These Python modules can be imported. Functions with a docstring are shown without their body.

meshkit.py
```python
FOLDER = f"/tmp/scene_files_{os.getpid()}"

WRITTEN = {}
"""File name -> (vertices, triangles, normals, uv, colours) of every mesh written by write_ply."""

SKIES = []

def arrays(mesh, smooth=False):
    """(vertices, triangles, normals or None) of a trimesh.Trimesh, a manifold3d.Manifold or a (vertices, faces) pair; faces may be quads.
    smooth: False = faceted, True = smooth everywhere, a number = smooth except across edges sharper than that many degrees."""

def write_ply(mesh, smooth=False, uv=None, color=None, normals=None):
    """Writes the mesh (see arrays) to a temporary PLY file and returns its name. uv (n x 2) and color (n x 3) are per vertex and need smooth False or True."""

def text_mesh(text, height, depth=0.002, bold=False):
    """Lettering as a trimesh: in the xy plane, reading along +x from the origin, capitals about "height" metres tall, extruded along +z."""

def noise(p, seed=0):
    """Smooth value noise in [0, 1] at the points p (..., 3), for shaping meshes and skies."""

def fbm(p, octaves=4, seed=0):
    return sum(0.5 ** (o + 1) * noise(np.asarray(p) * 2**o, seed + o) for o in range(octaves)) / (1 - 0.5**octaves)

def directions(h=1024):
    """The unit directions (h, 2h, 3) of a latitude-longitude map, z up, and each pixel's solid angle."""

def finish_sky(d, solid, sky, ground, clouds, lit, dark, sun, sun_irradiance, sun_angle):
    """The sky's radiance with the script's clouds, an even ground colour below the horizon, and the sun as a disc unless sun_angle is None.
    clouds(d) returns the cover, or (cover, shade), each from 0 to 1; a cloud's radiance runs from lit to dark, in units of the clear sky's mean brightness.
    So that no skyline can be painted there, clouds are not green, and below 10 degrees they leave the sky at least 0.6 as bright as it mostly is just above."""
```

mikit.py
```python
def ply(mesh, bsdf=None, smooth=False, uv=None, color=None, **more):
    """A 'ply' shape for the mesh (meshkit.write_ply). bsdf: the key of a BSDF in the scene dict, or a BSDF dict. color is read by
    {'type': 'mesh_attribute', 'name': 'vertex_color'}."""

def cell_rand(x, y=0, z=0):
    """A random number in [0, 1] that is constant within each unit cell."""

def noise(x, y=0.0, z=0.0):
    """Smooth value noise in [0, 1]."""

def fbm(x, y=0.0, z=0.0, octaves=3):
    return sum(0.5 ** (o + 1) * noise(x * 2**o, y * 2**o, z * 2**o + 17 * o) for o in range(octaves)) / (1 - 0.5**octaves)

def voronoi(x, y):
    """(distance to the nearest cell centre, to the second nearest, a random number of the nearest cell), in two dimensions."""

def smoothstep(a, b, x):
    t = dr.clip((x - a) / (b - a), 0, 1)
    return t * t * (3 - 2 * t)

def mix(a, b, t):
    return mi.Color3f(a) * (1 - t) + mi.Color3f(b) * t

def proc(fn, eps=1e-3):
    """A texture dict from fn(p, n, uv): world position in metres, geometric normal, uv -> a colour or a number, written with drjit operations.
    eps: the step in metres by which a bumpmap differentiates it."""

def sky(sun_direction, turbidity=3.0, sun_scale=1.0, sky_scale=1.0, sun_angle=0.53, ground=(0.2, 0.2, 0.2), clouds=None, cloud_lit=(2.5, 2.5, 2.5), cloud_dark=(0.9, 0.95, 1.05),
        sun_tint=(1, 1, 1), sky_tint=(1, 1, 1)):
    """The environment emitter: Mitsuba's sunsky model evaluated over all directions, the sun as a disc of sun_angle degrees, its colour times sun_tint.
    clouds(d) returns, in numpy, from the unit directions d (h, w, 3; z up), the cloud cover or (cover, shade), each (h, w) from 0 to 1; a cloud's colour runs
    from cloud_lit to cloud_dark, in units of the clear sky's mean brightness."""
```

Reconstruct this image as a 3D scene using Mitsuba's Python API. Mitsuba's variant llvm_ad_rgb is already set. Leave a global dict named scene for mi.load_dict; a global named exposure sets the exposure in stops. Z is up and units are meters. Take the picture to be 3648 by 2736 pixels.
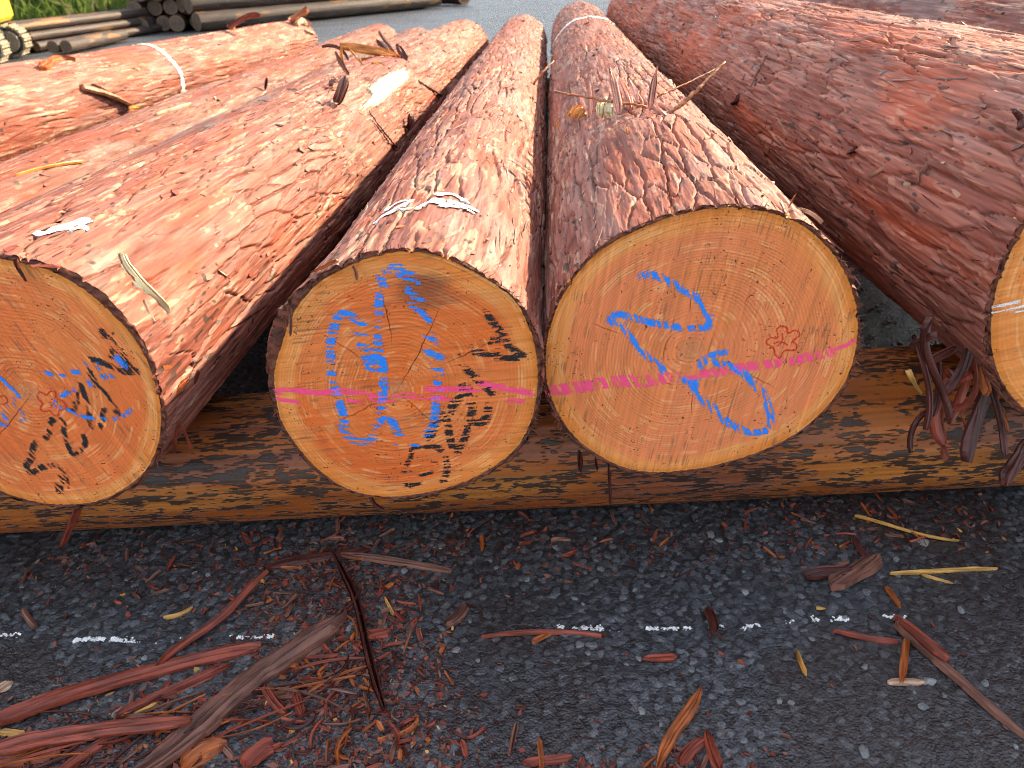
import math
import numpy as np, trimesh, manifold3d as m3
import drjit as dr, mitsuba as mi
import mikit, meshkit
from mikit import ply, proc, noise, fbm, voronoi, cell_rand, smoothstep, mix

T = mi.ScalarTransform4f
scene, labels = {}, {}

# ------------------------------------------------------------------ camera, light, exposure
PITCH, ROLL, CAM_H = math.radians(30.5), math.radians(2.5), 0.76
FW = np.array([0, math.cos(PITCH), -math.sin(PITCH)])
UP = math.sin(ROLL) * np.array([1.0, 0, 0]) + math.cos(ROLL) * np.cross([1.0, 0, 0], FW)
scene['camera'] = {'type': 'thinlens', 'fov': 64.56, 'fov_axis': 'x', 'near_clip': 0.02, 'far_clip': 2000.0,
                   'aperture_radius': 0.0016, 'focus_distance': 1.0,
                   'to_world': T().look_at(origin=[0, 0, CAM_H], target=[0, float(FW[1]), float(CAM_H + FW[2])], up=UP.tolist())}
SUN_AZ, SUN_EL = math.radians(40), math.radians(27)       # azimuth from +x towards +y: low sun from the right, beyond the logs
SUN = [math.cos(SUN_EL) * math.cos(SUN_AZ), math.cos(SUN_EL) * math.sin(SUN_AZ), math.sin(SUN_EL)]


def clouds(d):
    q = d / np.maximum(d[..., 2:3], 0.12)
    c = meshkit.fbm(np.concatenate([q[..., :2] * 0.9 + 3.1, q[..., :1] * 0], -1), 5, 3)
    return np.clip((c - 0.30) * 3.2, 0, 1) * 0.85, np.clip((c - 0.55) * 2.0, 0, 0.6)


scene['sky'] = mikit.sky(SUN, turbidity=3.0, sun_scale=0.95, sun_angle=0.9, clouds=clouds, ground=(0.12, 0.12, 0.12))
exposure = 3.45

# ------------------------------------------------------------------ helpers


def key_of(name):
    k, i = name, 0
    while k in scene or k in labels or any(q.startswith(k + '__') for q in scene):
        i += 1
        k = '%s_%03d' % (name, i)
    return k


def tag(k, label=None, cat=None, group=None, kind=None):
    e = labels.setdefault(k, {})
    for n, v in (('label', label), ('category', cat), ('group', group), ('kind', kind)):
        if v:
            e[n] = v
    return k


_COUNT = {}


def put(name, shape, parent=None):
    base = parent + '__' + name if parent else name
    i = _COUNT.get(base, -1) + 1
    _COUNT[base] = i
    k = base if i == 0 else '%s_%03d' % (base, i)
    scene[k] = shape
    return k


def root(name):
    i = _COUNT.get(name, -1) + 1
    _COUNT[name] = i
    return name if i == 0 else '%s_%03d' % (name, i)


def unit(v):
    v = np.asarray(v, float)
    return v / (np.linalg.norm(v) + 1e-12)


def nrand(x, y=0, z=0):                      # the same hash as mikit.cell_rand, in numpy
    x, y, z = (np.asarray(np.floor(v) + 1000000).astype(np.int64) for v in (x, y, z))
    h = (x * 374761393 + y * 668265263 + z * 2147483647) & 0xFFFFFFFF
    h = ((h ^ (h >> 13)) * 1274126177) & 0xFFFFFFFF
    return ((h ^ (h >> 16)) & 0xFFFFFF) / 16777215.0


def nnoise(x, y=0.0, z=0.0):
    x, y, z = np.broadcast_arrays(*[np.asarray(v, float) for v in (x, y, z)])
    i = [np.floor(v) for v in (x, y, z)]
    t = [(v - a) ** 2 * (3 - 2 * (v - a)) for v, a in zip((x, y, z), i)]
    e = lambda b, c: nrand(i[0], i[1] + b, i[2] + c) * (1 - t[0]) + nrand(i[0] + 1, i[1] + b, i[2] + c) * t[0]
    return (e(0, 0) * (1 - t[1]) + e(1, 0) * t[1]) * (1 - t[2]) + (e(0, 1) * (1 - t[1]) + e(1, 1) * t[1]) * t[2]


def nfbm(x, y=0.0, z=0.0, octaves=3):
    return sum(0.5 ** (o + 1) * nnoise(np.asarray(x) * 2**o, np.asarray(y) * 2**o, np.asarray(z) * 2**o + 17 * o) for o in range(octaves)) / (1 - 0.5**octaves)


def nvor(x, y):
    first, second, which = np.full(x.shape, 9.0), np.full(x.shape, 9.0), np.zeros(x.shape)
    for a in (-1, 0, 1):
        for b in (-1, 0, 1):
            cx, cy = np.floor(x) + a, np.floor(y) + b
            d = np.hypot(cx + nrand(cx, cy, 1) - x, cy + nrand(cx, cy, 2) - y)
            second = np.where(d < first, first, np.minimum(second, d))
            which = np.where(d < first, nrand(cx, cy, 3), which)
            first = np.minimum(first, d)
    return first, second, which


def nplates(x, y, w, l):
    """Cells like nvor's, of w by l metres: (distance in metres to the nearest joint, the cell's random number)."""
    d1, d2 = np.full(x.shape, 99.0), np.full(x.shape, 99.0)
    p1, p2 = [np.zeros(x.shape + (2,)) for _ in range(2)]
    which = np.zeros(x.shape)
    for a in (-1, 0, 1):
        for b in (-1, 0, 1):
            cx, cy = np.floor(x) + a, np.floor(y) + b
            v = np.stack([cx + nrand(cx, cy, 1) - x, cy + nrand(cx, cy, 2) - y], -1)
            d = np.hypot(v[..., 0], v[..., 1])
            new = d < d1
            p2 = np.where(new[..., None], p1, np.where((d < d2)[..., None], v, p2))
            d2 = np.where(new, d1, np.minimum(d2, d))
            p1 = np.where(new[..., None], v, p1)
            which = np.where(new, nrand(cx, cy, 3), which)
            d1 = np.minimum(d1, d)
    q = p2 - p1
    return (d2**2 - d1**2) / 2 / np.sqrt((q[..., 0] / w) ** 2 + (q[..., 1] / l) ** 2 + 1e-9), which


def sstep(a, b, x):
    t = np.clip((x - a) / (b - a), 0, 1)
    return t * t * (3 - 2 * t)


def grid_faces(nr, nc, wrap=False):
    r = np.arange(nr - 1)[:, None]
    c = np.arange(nc if wrap else nc - 1)[None]
    c2 = (c + 1) % nc
    return np.stack([r * nc + c, r * nc + c2, (r + 1) * nc + c2, (r + 1) * nc + c], -1).reshape(-1, 4)


def pick(i, values):
    out = mi.Float(0)
    for k, v in enumerate(values):
        out = dr.select(dr.abs(i - k) < 0.5, mi.Float(v), out)
    return out


def frame(p0, p1):
    ax = np.array(p1, float) - np.array(p0, float)
    ln = np.linalg.norm(ax)
    n = ax / ln
    u = unit(np.cross(n, [0, 0, 1.0]))
    return n, u, np.cross(u, n), ln


def tube(path, radius, sides=7, seed=0, jitter=0.15):
    P = np.asarray(path, float)
    n = len(P)
    tan = np.gradient(P, axis=0)
    tan /= np.linalg.norm(tan, axis=1, keepdims=True) + 1e-9
    ref = np.array([0.3, 0.2, 0.93])
    a = np.cross(tan, ref)
    a /= np.linalg.norm(a, axis=1, keepdims=True) + 1e-9
    b = np.cross(tan, a)
    th = np.arange(sides) * 2 * np.pi / sides
    rad = np.broadcast_to(np.asarray(radius, float), (n,))[:, None] * (1 + jitter * (np.random.default_rng(seed).random((n, sides)) - 0.5) * 2)
    V = P[:, None] + rad[..., None] * (np.cos(th)[None, :, None] * a[:, None] + np.sin(th)[None, :, None] * b[:, None])
    V = np.vstack([V.reshape(-1, 3), P[:1], P[-1:]])
    q = grid_faces(n, sides, True)
    F = np.vstack([q[:, [0, 1, 2]], q[:, [0, 2, 3]]])
    i = np.arange(sides)
    F = np.vstack([F, np.stack([(i + 1) % sides, i, i * 0 + n * sides], 1), np.stack([i + (n - 1) * sides, (i + 1) % sides + (n - 1) * sides, i * 0 + n * sides + 1], 1)])
    return trimesh.Trimesh(V, F, process=False)


def resample(P, step):
    P = np.asarray(P, float)
    if len(P) > 2:                            # a smooth curve through the points
        from scipy.interpolate import CubicSpline
        s = np.r_[0, np.cumsum(np.linalg.norm(np.diff(P, axis=0), axis=1))]
        n = max(4, int(s[-1] / step) + 1)
        return CubicSpline(s, P)(np.linspace(0, s[-1], n))
    n = max(4, int(np.linalg.norm(P[1] - P[0]) / step) + 1)
    return P[0] + np.linspace(0, 1, n)[:, None] * (P[1] - P[0])


def strip(pts, w, th, seed=0, face=(0, -0.45, 0.9), curl=0.18, step=0.005, taper=0.25):
    """A torn ribbon of bark or wood: (mesh, uv). pts in metres, w and th in metres."""
    rng = np.random.default_rng(seed)
    P = resample(pts, step)
    n = len(P)
    s = np.linspace(0, 1, n)
    ln = np.linalg.norm(np.diff(P, axis=0), axis=1).sum()
    tan = np.gradient(P, axis=0)
    tan /= np.linalg.norm(tan, axis=1, keepdims=True) + 1e-9
    f = unit(np.asarray(face) + rng.normal(0, 0.18, 3))
    side = np.cross(tan, f)
    side /= np.linalg.norm(side, axis=1, keepdims=True) + 1e-9
    nor = np.cross(side, tan)
    K = 6 if w < 0.011 else 13
    x = np.linspace(-1, 1, K)
    sm = lambda a, k=5: np.convolve(np.pad(a, k // 2, mode='edge'), np.ones(k) / k, 'valid')
    tp = np.minimum(1, np.minimum(s / max(taper * rng.uniform(.3, 1), .02) + rng.uniform(.1, .5), (1 - s) / max(taper * rng.uniform(.3, 1), .02) + rng.uniform(.05, .5)))
    edge = lambda: 0.62 + 0.5 * (0.7 * sm(rng.random(n + 8), 9)[4:-4] + 0.3 * np.repeat(rng.random(n // 4 + 1), 4)[:n])
    wl, wr = 0.5 * w * tp * edge(), 0.5 * w * tp * edge()
    off = np.where(x[None] < 0, wl[:, None], wr[:, None]) * x[None]
    groove = rng.normal(0, 1, K) * th * 0.26                       # fibres run the whole length
    drift = np.stack([sm(rng.normal(0, 1, n + 16), 17)[8:-8] for _ in range(K)], 1) * th * 0.45
    bend = curl * w * (x**2)[None] * np.sin(2 + 3 * s)[:, None] + groove[None] + drift
    top = P[:, None] + off[..., None] * side[:, None] + (bend + th / 2)[..., None] * nor[:, None]
    bot = P[:, None] + (off * 0.94)[..., None] * side[:, None] + (bend - th / 2)[..., None] * nor[:, None]
    ring = np.concatenate([top, bot[:, ::-1]], 1)
    m = 2 * K
    V = ring.reshape(-1, 3)
    q = grid_faces(n, m, True)
    F = np.vstack([q[:, [0, 1, 2]], q[:, [0, 2, 3]]])
    cap = []
    for r0, flip in ((0, False), ((n - 1) * m, True)):
        for k in range(K - 1):
            a, b, c, d = r0 + k, r0 + k + 1, r0 + m - 2 - k, r0 + m - 1 - k
            t = [[a, c, b], [a, d, c]]
            cap += t if not flip else [z[::-1] for z in t]
    F = np.vstack([F, cap])
    u = np.concatenate([off, off[:, ::-1]], 1) + rng.uniform(0, 5)
    v = np.repeat((s * ln)[:, None], m, 1) + rng.uniform(0, 5)
    mesh = trimesh.Trimesh(V, F, process=False)
    return mesh, np.stack([u.ravel(), v.ravel()], 1)


def flakes(P, dirs, nors, ln, wd, lift, rng, cols=None):
    """Many small bent scales as one mesh: each a thin five-sided wedge of 8 triangles."""
    n = len(P)
    d = dirs - (dirs * nors).sum(1, keepdims=True) * nors
    d /= np.linalg.norm(d, axis=1, keepdims=True) + 1e-9
    s = np.cross(nors, d)
    L, W = ln[:, None], wd[:, None]
    j = lambda a=0.25: rng.uniform(1 - a, 1 + a, (n, 1))
    base = P
    tip = lift[:, None]
    th = 0.12 * W + 0.0003
    A = base - 0.5 * d * L * j() - 0.5 * s * W * j()
    B = base - 0.5 * d * L * j() + 0.5 * s * W * j()
    C = base + 0.1 * d * L * j() + 0.55 * s * W * j() + nors * tip * 0.4
    D = base + 0.5 * d * L * j() + 0.1 * s * W * rng.uniform(-3, 3, (n, 1)) + nors * tip
    E = base + 0.1 * d * L * j() - 0.55 * s * W * j() + nors * tip * 0.4
    top = np.stack([A, B, C, D, E], 1)
    bot = top - nors[:, None] * th[:, None]
    V = np.concatenate([top, bot], 1).reshape(-1, 3)
    f = np.array([[0, 1, 2], [0, 2, 4], [2, 3, 4], [5, 7, 6], [5, 9, 7], [7, 9, 8]] + [x for k in range(5) for x in ([k, k + 5, (k + 1) % 5 + 5], [k, (k + 1) % 5 + 5, (k + 1) % 5])])[:, ::-1]
    F = (np.arange(n)[:, None, None] * 10 + np.delete(f, [3, 4, 5], 0)[None]).reshape(-1, 3)
    c = None if cols is None else np.repeat(cols, 10, 0)
    return trimesh.Trimesh(V, F, process=False), c

# ------------------------------------------------------------------ measured shapes and marks (metres, and millimetres in a log end's own plane)
LOG, MARK = {}, {}
LOG['A']=dict(p0=(-0.5195,0.7488,0.3393),p1=(-0.1520,4.0200,0.2110),r0=0.1521,r1=0.1110,out=[(27,144),(50,140),(76,132),(104,114),(122,91),(140,66),(148,40),(151,13),(150,-14),(144,-43),(131,-74),(109,-104),(79,-127),(40,-146),(3,-151),(-34,-149),(-72,-134)])
LOG['B']=dict(p0=(-0.1110,0.7328,0.3310),p1=(0.1240,4.1600,0.2080),r0=0.1428,r1=0.1080,out=[(15,148),(-13,144),(44,143),(64,134),(92,117),(118,95),(128,73),(135,49),(138,25),(137,-7),(131,-38),(116,-73),(89,-100),(54,-121),(9,-136),(-35,-142),(-70,-136),(-87,-127),(-111,-102),(-128,-73),(-140,-43),(-141,-14),(-139,10),(-133,31),(-125,47),(-118,63),(-107,83),(-89,105),(-74,118),(-51,130)])
LOG['C']=dict(p0=(0.1968,0.7477,0.3486),p1=(0.3970,4.1870,0.2285),r0=0.1587,r1=0.1285,out=[(-110,109),(-147,54),(-160,-11),(-158,-39),(-148,-71),(-128,-105),(-100,-130),(-70,-147),(-33,-153),(-6,-150),(45,-138),(88,-120),(119,-99),(143,-69),(158,-39),(163,1),(159,36),(147,70),(126,103),(91,135),(58,148),(19,155),(-25,149),(-64,136)])
LOG['D']=dict(p0=(0.6940,0.7574,0.4022),p1=(0.6610,3.8800,0.2900),r0=0.1927,r1=0.1740,out=[(-181,66),(-189,36),(-193,3),(-190,-31),(-183,-61),(-168,-95),(-147,-125),(-128,-143)])
LOG['E']=dict(p0=(-1.8000,1.0000,0.3250),p1=(-0.9940,4.3800,0.2070),r0=0.1650,r1=0.1070)
LOG['F']=dict(p0=(-1.0750,0.7500,0.2750),p1=(-0.5510,4.1100,0.2050),r0=0.1140,r1=0.1050)
LOG['G']=dict(p0=(-0.8150,0.7500,0.2780),p1=(-0.3610,3.9900,0.2000),r0=0.1160,r1=0.1000)
MARK['B_blue']=[(7.5,0.75,[(-36,69),(-40,74),(-47,80),(-57,84),(-63,77),(-68,66),(-72,53),(-75,36),(-77,18),(-76,4),(-75,-10),(-73,-23),(-71,-38),(-73,-55),(-66,-65),(-57,-68),(-46,-66),(-40,-57),(-34,-46),(-29,-29),(-26,-11),(-23,7),(-22,23),(-26,35),(-35,44),(-43,50)]),
 (7.0,0.80,[(-13,121),(-10,113)]),
 (6.6,0.80,[(-15,106),(-18,94),(-19,83)]),
 (7.0,0.70,[(-22,72),(-23,59),(-24,49),(-22,35),(-22,21)]),
 (7.0,0.80,[(-29,-35),(-19,-44),(-14,-57),(-11,-61)]),
 (3.4,0.90,[(-19,-70),(-6,-72),(7,-73)]),
 (6.6,0.75,[(-7,128),(2,132),(11,129),(19,127)]),
 (3.7,0.90,[(4,124),(16,119),(25,114)]),
 (5.6,0.80,[(12,110),(17,103),(27,98)]),
 (5.0,0.90,[(13,93),(22,86),(31,74)]),
 (7.0,0.85,[(24,63),(30,58),(35,51)]),
 (5.9,0.80,[(25,40),(32,38),(40,32)]),
 (7.0,0.80,[(30,24),(39,17)]),
 (7.0,0.70,[(33,8),(35,-4)]),
 (7.0,0.65,[(30,-15),(29,-29),(26,-42),(22,-52),(16,-61)]),
 (10.9,0.30,[(-37,37),(-33,19)]),
 (3.1,0.90,[(-46,61),(-34,59)])]
MARK['B_black']=[(5.9,0.85,[(89,84),(95,72),(102,62),(108,54)]),
 (5.9,0.90,[(105,50),(114,42),(125,33)]),
 (4.1,0.60,[(94,55),(90,47)]),
 (4.1,0.60,[(99,55),(97,44)]),
 (6.9,0.80,[(72,41),(88,37),(103,34),(124,32)]),
 (6.2,0.85,[(64,20),(75,8),(86,-3),(94,-12),(102,-16)]),
 (7.5,0.60,[(59,1),(57,-12),(50,-20),(46,-31)]),
 (7.0,0.60,[(67,-1),(67,-19),(68,-30),(66,-43),(75,-45),(84,-34),(85,-23)]),
 (7.0,0.75,[(36,-34),(40,-42),(41,-56),(44,-75),(49,-84)]),
 (6.2,0.80,[(62,-50),(58,-63),(49,-79)]),
 (7.5,0.65,[(31,-41),(23,-55),(18,-65)]),
 (6.2,0.75,[(-1,-72),(13,-76),(28,-77),(34,-86),(36,-100),(33,-114),(29,-121)]),
 (4.4,0.70,[(-2,-78),(-4,-90),(-10,-100),(-13,-114)]),
 (5.6,0.75,[(-13,-126),(4,-124)]),
 (3.4,0.60,[(5,-114),(19,-108)]),
 (6.6,0.80,[(17,-94),(23,-94)])]
MARK['B_pink']=[(4.7,0.75,[(-140,-6),(-120,-3),(-104,-5),(-89,-6),(-65,-5),(-52,-8),(-41,-11),(-29,-15),(-16,-14),(0,-11),(19,-12),(46,-13)]),
 (2.5,0.80,[(-140,-14),(-116,-18)]),
 (2.5,0.70,[(-64,-16),(-46,-19)]),
 (4.7,0.70,[(21,-2),(39,-3),(54,-3),(78,-6)]),
 (4.7,0.75,[(78,3),(93,-1),(114,-4),(130,-10)]),
 (4.1,0.60,[(107,-16),(121,-18)])]
MARK['C_blue']=[(6.1,0.85,[(-63,85),(-58,88),(-47,86),(-35,80),(-26,75),(-17,69),(-6,62),(1,52),(7,43),(10,36),(8,30),(-1,28),(-17,28),(-30,31),(-46,34),(-62,39),(-76,43),(-88,45),(-92,41),(-85,35)]),
 (5.3,0.80,[(-80,34),(-74,23),(-64,10),(-56,-1),(-44,-10),(-34,-24)]),
 (5.6,0.90,[(30,0),(21,-2),(12,-5)]),
 (6.7,0.75,[(7,-8),(4,-17)]),
 (6.7,0.80,[(11,-12),(25,-14),(38,-19),(51,-27),(62,-38),(71,-49),(78,-61),(83,-74),(86,-87),(84,-97),(74,-100),(64,-100),(52,-95),(39,-87),(29,-78),(20,-67),(11,-59),(2,-48),(-4,-38),(-17,-32)]),
 (6.0,0.60,[(2,-34),(-1,-44)])]
MARK['C_pink']=[(8.3,0.70,[(-156,-44),(-134,-41),(-113,-38),(-100,-35),(-86,-34),(-68,-33),(-55,-34),(-41,-31),(-30,-31)]),
 (3.2,0.70,[(-21,-24),(-8,-30),(6,-26)]),
 (6.1,0.80,[(8,-25),(28,-23),(41,-20),(54,-18),(71,-16),(87,-14),(102,-11),(118,-7),(128,-5),(139,-1)]),
 (2.1,0.90,[(142,1),(151,5),(160,11)])]
MARK['C_stamp']=[(1.5,1.00,[(79,23),(82,28),(89,26),(91,20),(95,23),(101,22),(103,18),(97,11),(101,7),(101,1),(93,1),(88,-2),(86,-8),(80,-3),(79,1),(75,6),(70,10),(73,15),(80,15),(80,20)]),
 (1.3,1.00,[(78,9),(87,10),(92,6)]),
 (1.1,1.00,[(85,20),(86,13),(82,6)])]
MARK['A_black']=[(6.2,0.90,[(111,68),(112,62),(117,57),(119,49),(125,43),(126,33),(131,25),(135,22)]),
 (4.5,0.70,[(114,46),(111,38)]),
 (5.6,0.80,[(90,36),(99,33),(104,30),(112,27),(119,23),(128,21)]),
 (5.1,0.90,[(82,24),(85,14),(86,3)]),
 (6.2,0.85,[(90,6),(92,-6),(96,-17),(100,-28)]),
 (4.7,0.85,[(69,7),(69,-7),(69,-21),(66,-36),(66,-45),(73,-46),(81,-35),(87,-23)]),
 (2.5,0.80,[(62,-3),(59,-17)]),
 (3.6,0.80,[(45,-23),(51,-25),(54,-15)]),
 (4.7,0.75,[(7,-61),(16,-50),(28,-36),(34,-40),(32,-51),(31,-63),(31,-76),(33,-83)]),
 (4.5,0.80,[(37,-81),(47,-73),(53,-63),(52,-57)]),
 (5.6,0.80,[(-6,-67),(-13,-78),(-21,-91),(-28,-101),(-26,-107),(-17,-104),(-6,-99),(0,-98)]),
 (4.5,0.85,[(5,-96),(11,-100),(14,-107)]),
 (7.5,0.70,[(11,-112),(5,-121),(1,-133)]),
 (2.3,0.70,[(16,-113),(14,-128)])]
MARK['A_blue']=[(4.5,0.40,[(29,21),(40,18)]),
 (2.9,0.70,[(46,17),(54,17)]),
 (4.5,0.50,[(60,21),(71,21)]),
 (3.6,0.60,[(81,31),(82,28)]),
 (3.6,0.60,[(95,33),(95,25)]),
 (6.8,0.60,[(117,39),(122,32),(125,28)]),
 (5.1,0.50,[(94,15),(101,17),(114,18)]),
 (4.0,0.70,[(79,10),(80,5)]),
 (3.8,0.45,[(60,1),(48,-5),(40,-10),(32,-18),(39,-23),(52,-28),(58,-32),(73,-34),(93,-35),(102,-33),(111,-27),(116,-23)]),
 (3.4,0.70,[(-44,7),(-26,15),(-20,14),(-15,7),(-10,0),(-6,-11)]),
 (7.5,0.50,[(-14,-15),(-20,-23)]),
 (5.6,0.60,[(-30,-29),(-30,-37)]),
 (4.5,0.60,[(-59,-42),(-40,-43),(-31,-46)]),
 (7.5,0.30,[(-12,-28),(-12,-37)])]
MARK['A_stamp']=[(1.4,1.00,[(17,-6),(22,-4),(26,-7),(31,-3),(37,-3),(36,-10),(43,-15),(42,-23),(34,-27),(31,-32),(26,-31),(24,-26),(15,-27),(14,-23),(18,-18),(16,-13),(16,-8)]),
 (1.5,1.00,[(-36,-11),(-28,-10),(-22,-9),(-21,-15),(-26,-19),(-31,-19),(-39,-23)]),
 (1.0,0.90,[(23,-13),(29,-18),(22,-23)])]
MARK['D_white']=[(3.1,0.85,[(-196,-20),(-189,-19),(-179,-17),(-166,-14)]),
 (1.9,0.90,[(-195,-26),(-184,-25),(-174,-23),(-159,-19),(-144,-17)]),
 (3.1,0.80,[(-170,-24),(-164,-22),(-146,-22)]),
 (2.1,0.70,[(-166,-26),(-157,-25),(-142,-24)])]
CHECK_B=[[(-10,-5),(35,73),(44,92)],[(-14,106),(-11,85),(-10,65),(-10,48)],[(-83,65),(-65,51),(-38,27)],[(-9,-6),(8,-26),(27,-46)],[(-9,-6),(-52,-29),(-88,-47)],[(41,25),(73,41),(90,50)]]
CHECK_C=[[(-11,44),(-12,63)],[(-114,36),(-94,28),(-81,22)],[(-29,21),(-34,9),(-36,-8)],[(42,54),(55,70)],[(45,-22),(88,-46)],[(-2,-48),(-2,-76)]]
CHALK_B=[(3.2,[(1.834,0.117),(1.773,0.135),(1.703,0.147),(1.631,0.176)]),
 (3.1,[(1.814,0.155),(1.757,0.168),(1.627,0.177)]),
 (2.7,[(1.758,0.131),(1.675,0.136),(1.594,0.142)]),
 (2.8,[(1.524,0.132),(1.492,0.150),(1.434,0.162),(1.385,0.171)]),
 (4.9,[(1.425,0.185),(1.309,0.196),(1.241,0.192),(1.204,0.188)]),
 (7.5,[(1.412,0.154),(1.332,0.164),(1.246,0.170),(1.132,0.171)]),
 (4.1,[(1.362,0.143),(1.255,0.156),(1.145,0.159)])]
CHALK_A=[(3.8,[(1.374,0.059),(1.333,0.092),(1.282,0.128)]),
 (4.9,[(1.354,0.078),(1.311,0.100),(1.241,0.123)]),
 (3.3,[(1.304,0.084),(1.211,0.105)]),
 (4.8,[(1.374,0.065),(1.304,0.090),(1.276,0.118)])]
BARE_A=[(0.749,1.060),(0.777,1.033),(0.805,1.112),(0.874,1.210),(0.981,1.229),(1.012,1.314),(1.004,1.416),(0.892,1.566),(0.793,1.592),(0.725,1.525),(0.692,1.439),(0.696,1.322),(0.665,1.241),(0.677,1.168)]
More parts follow.
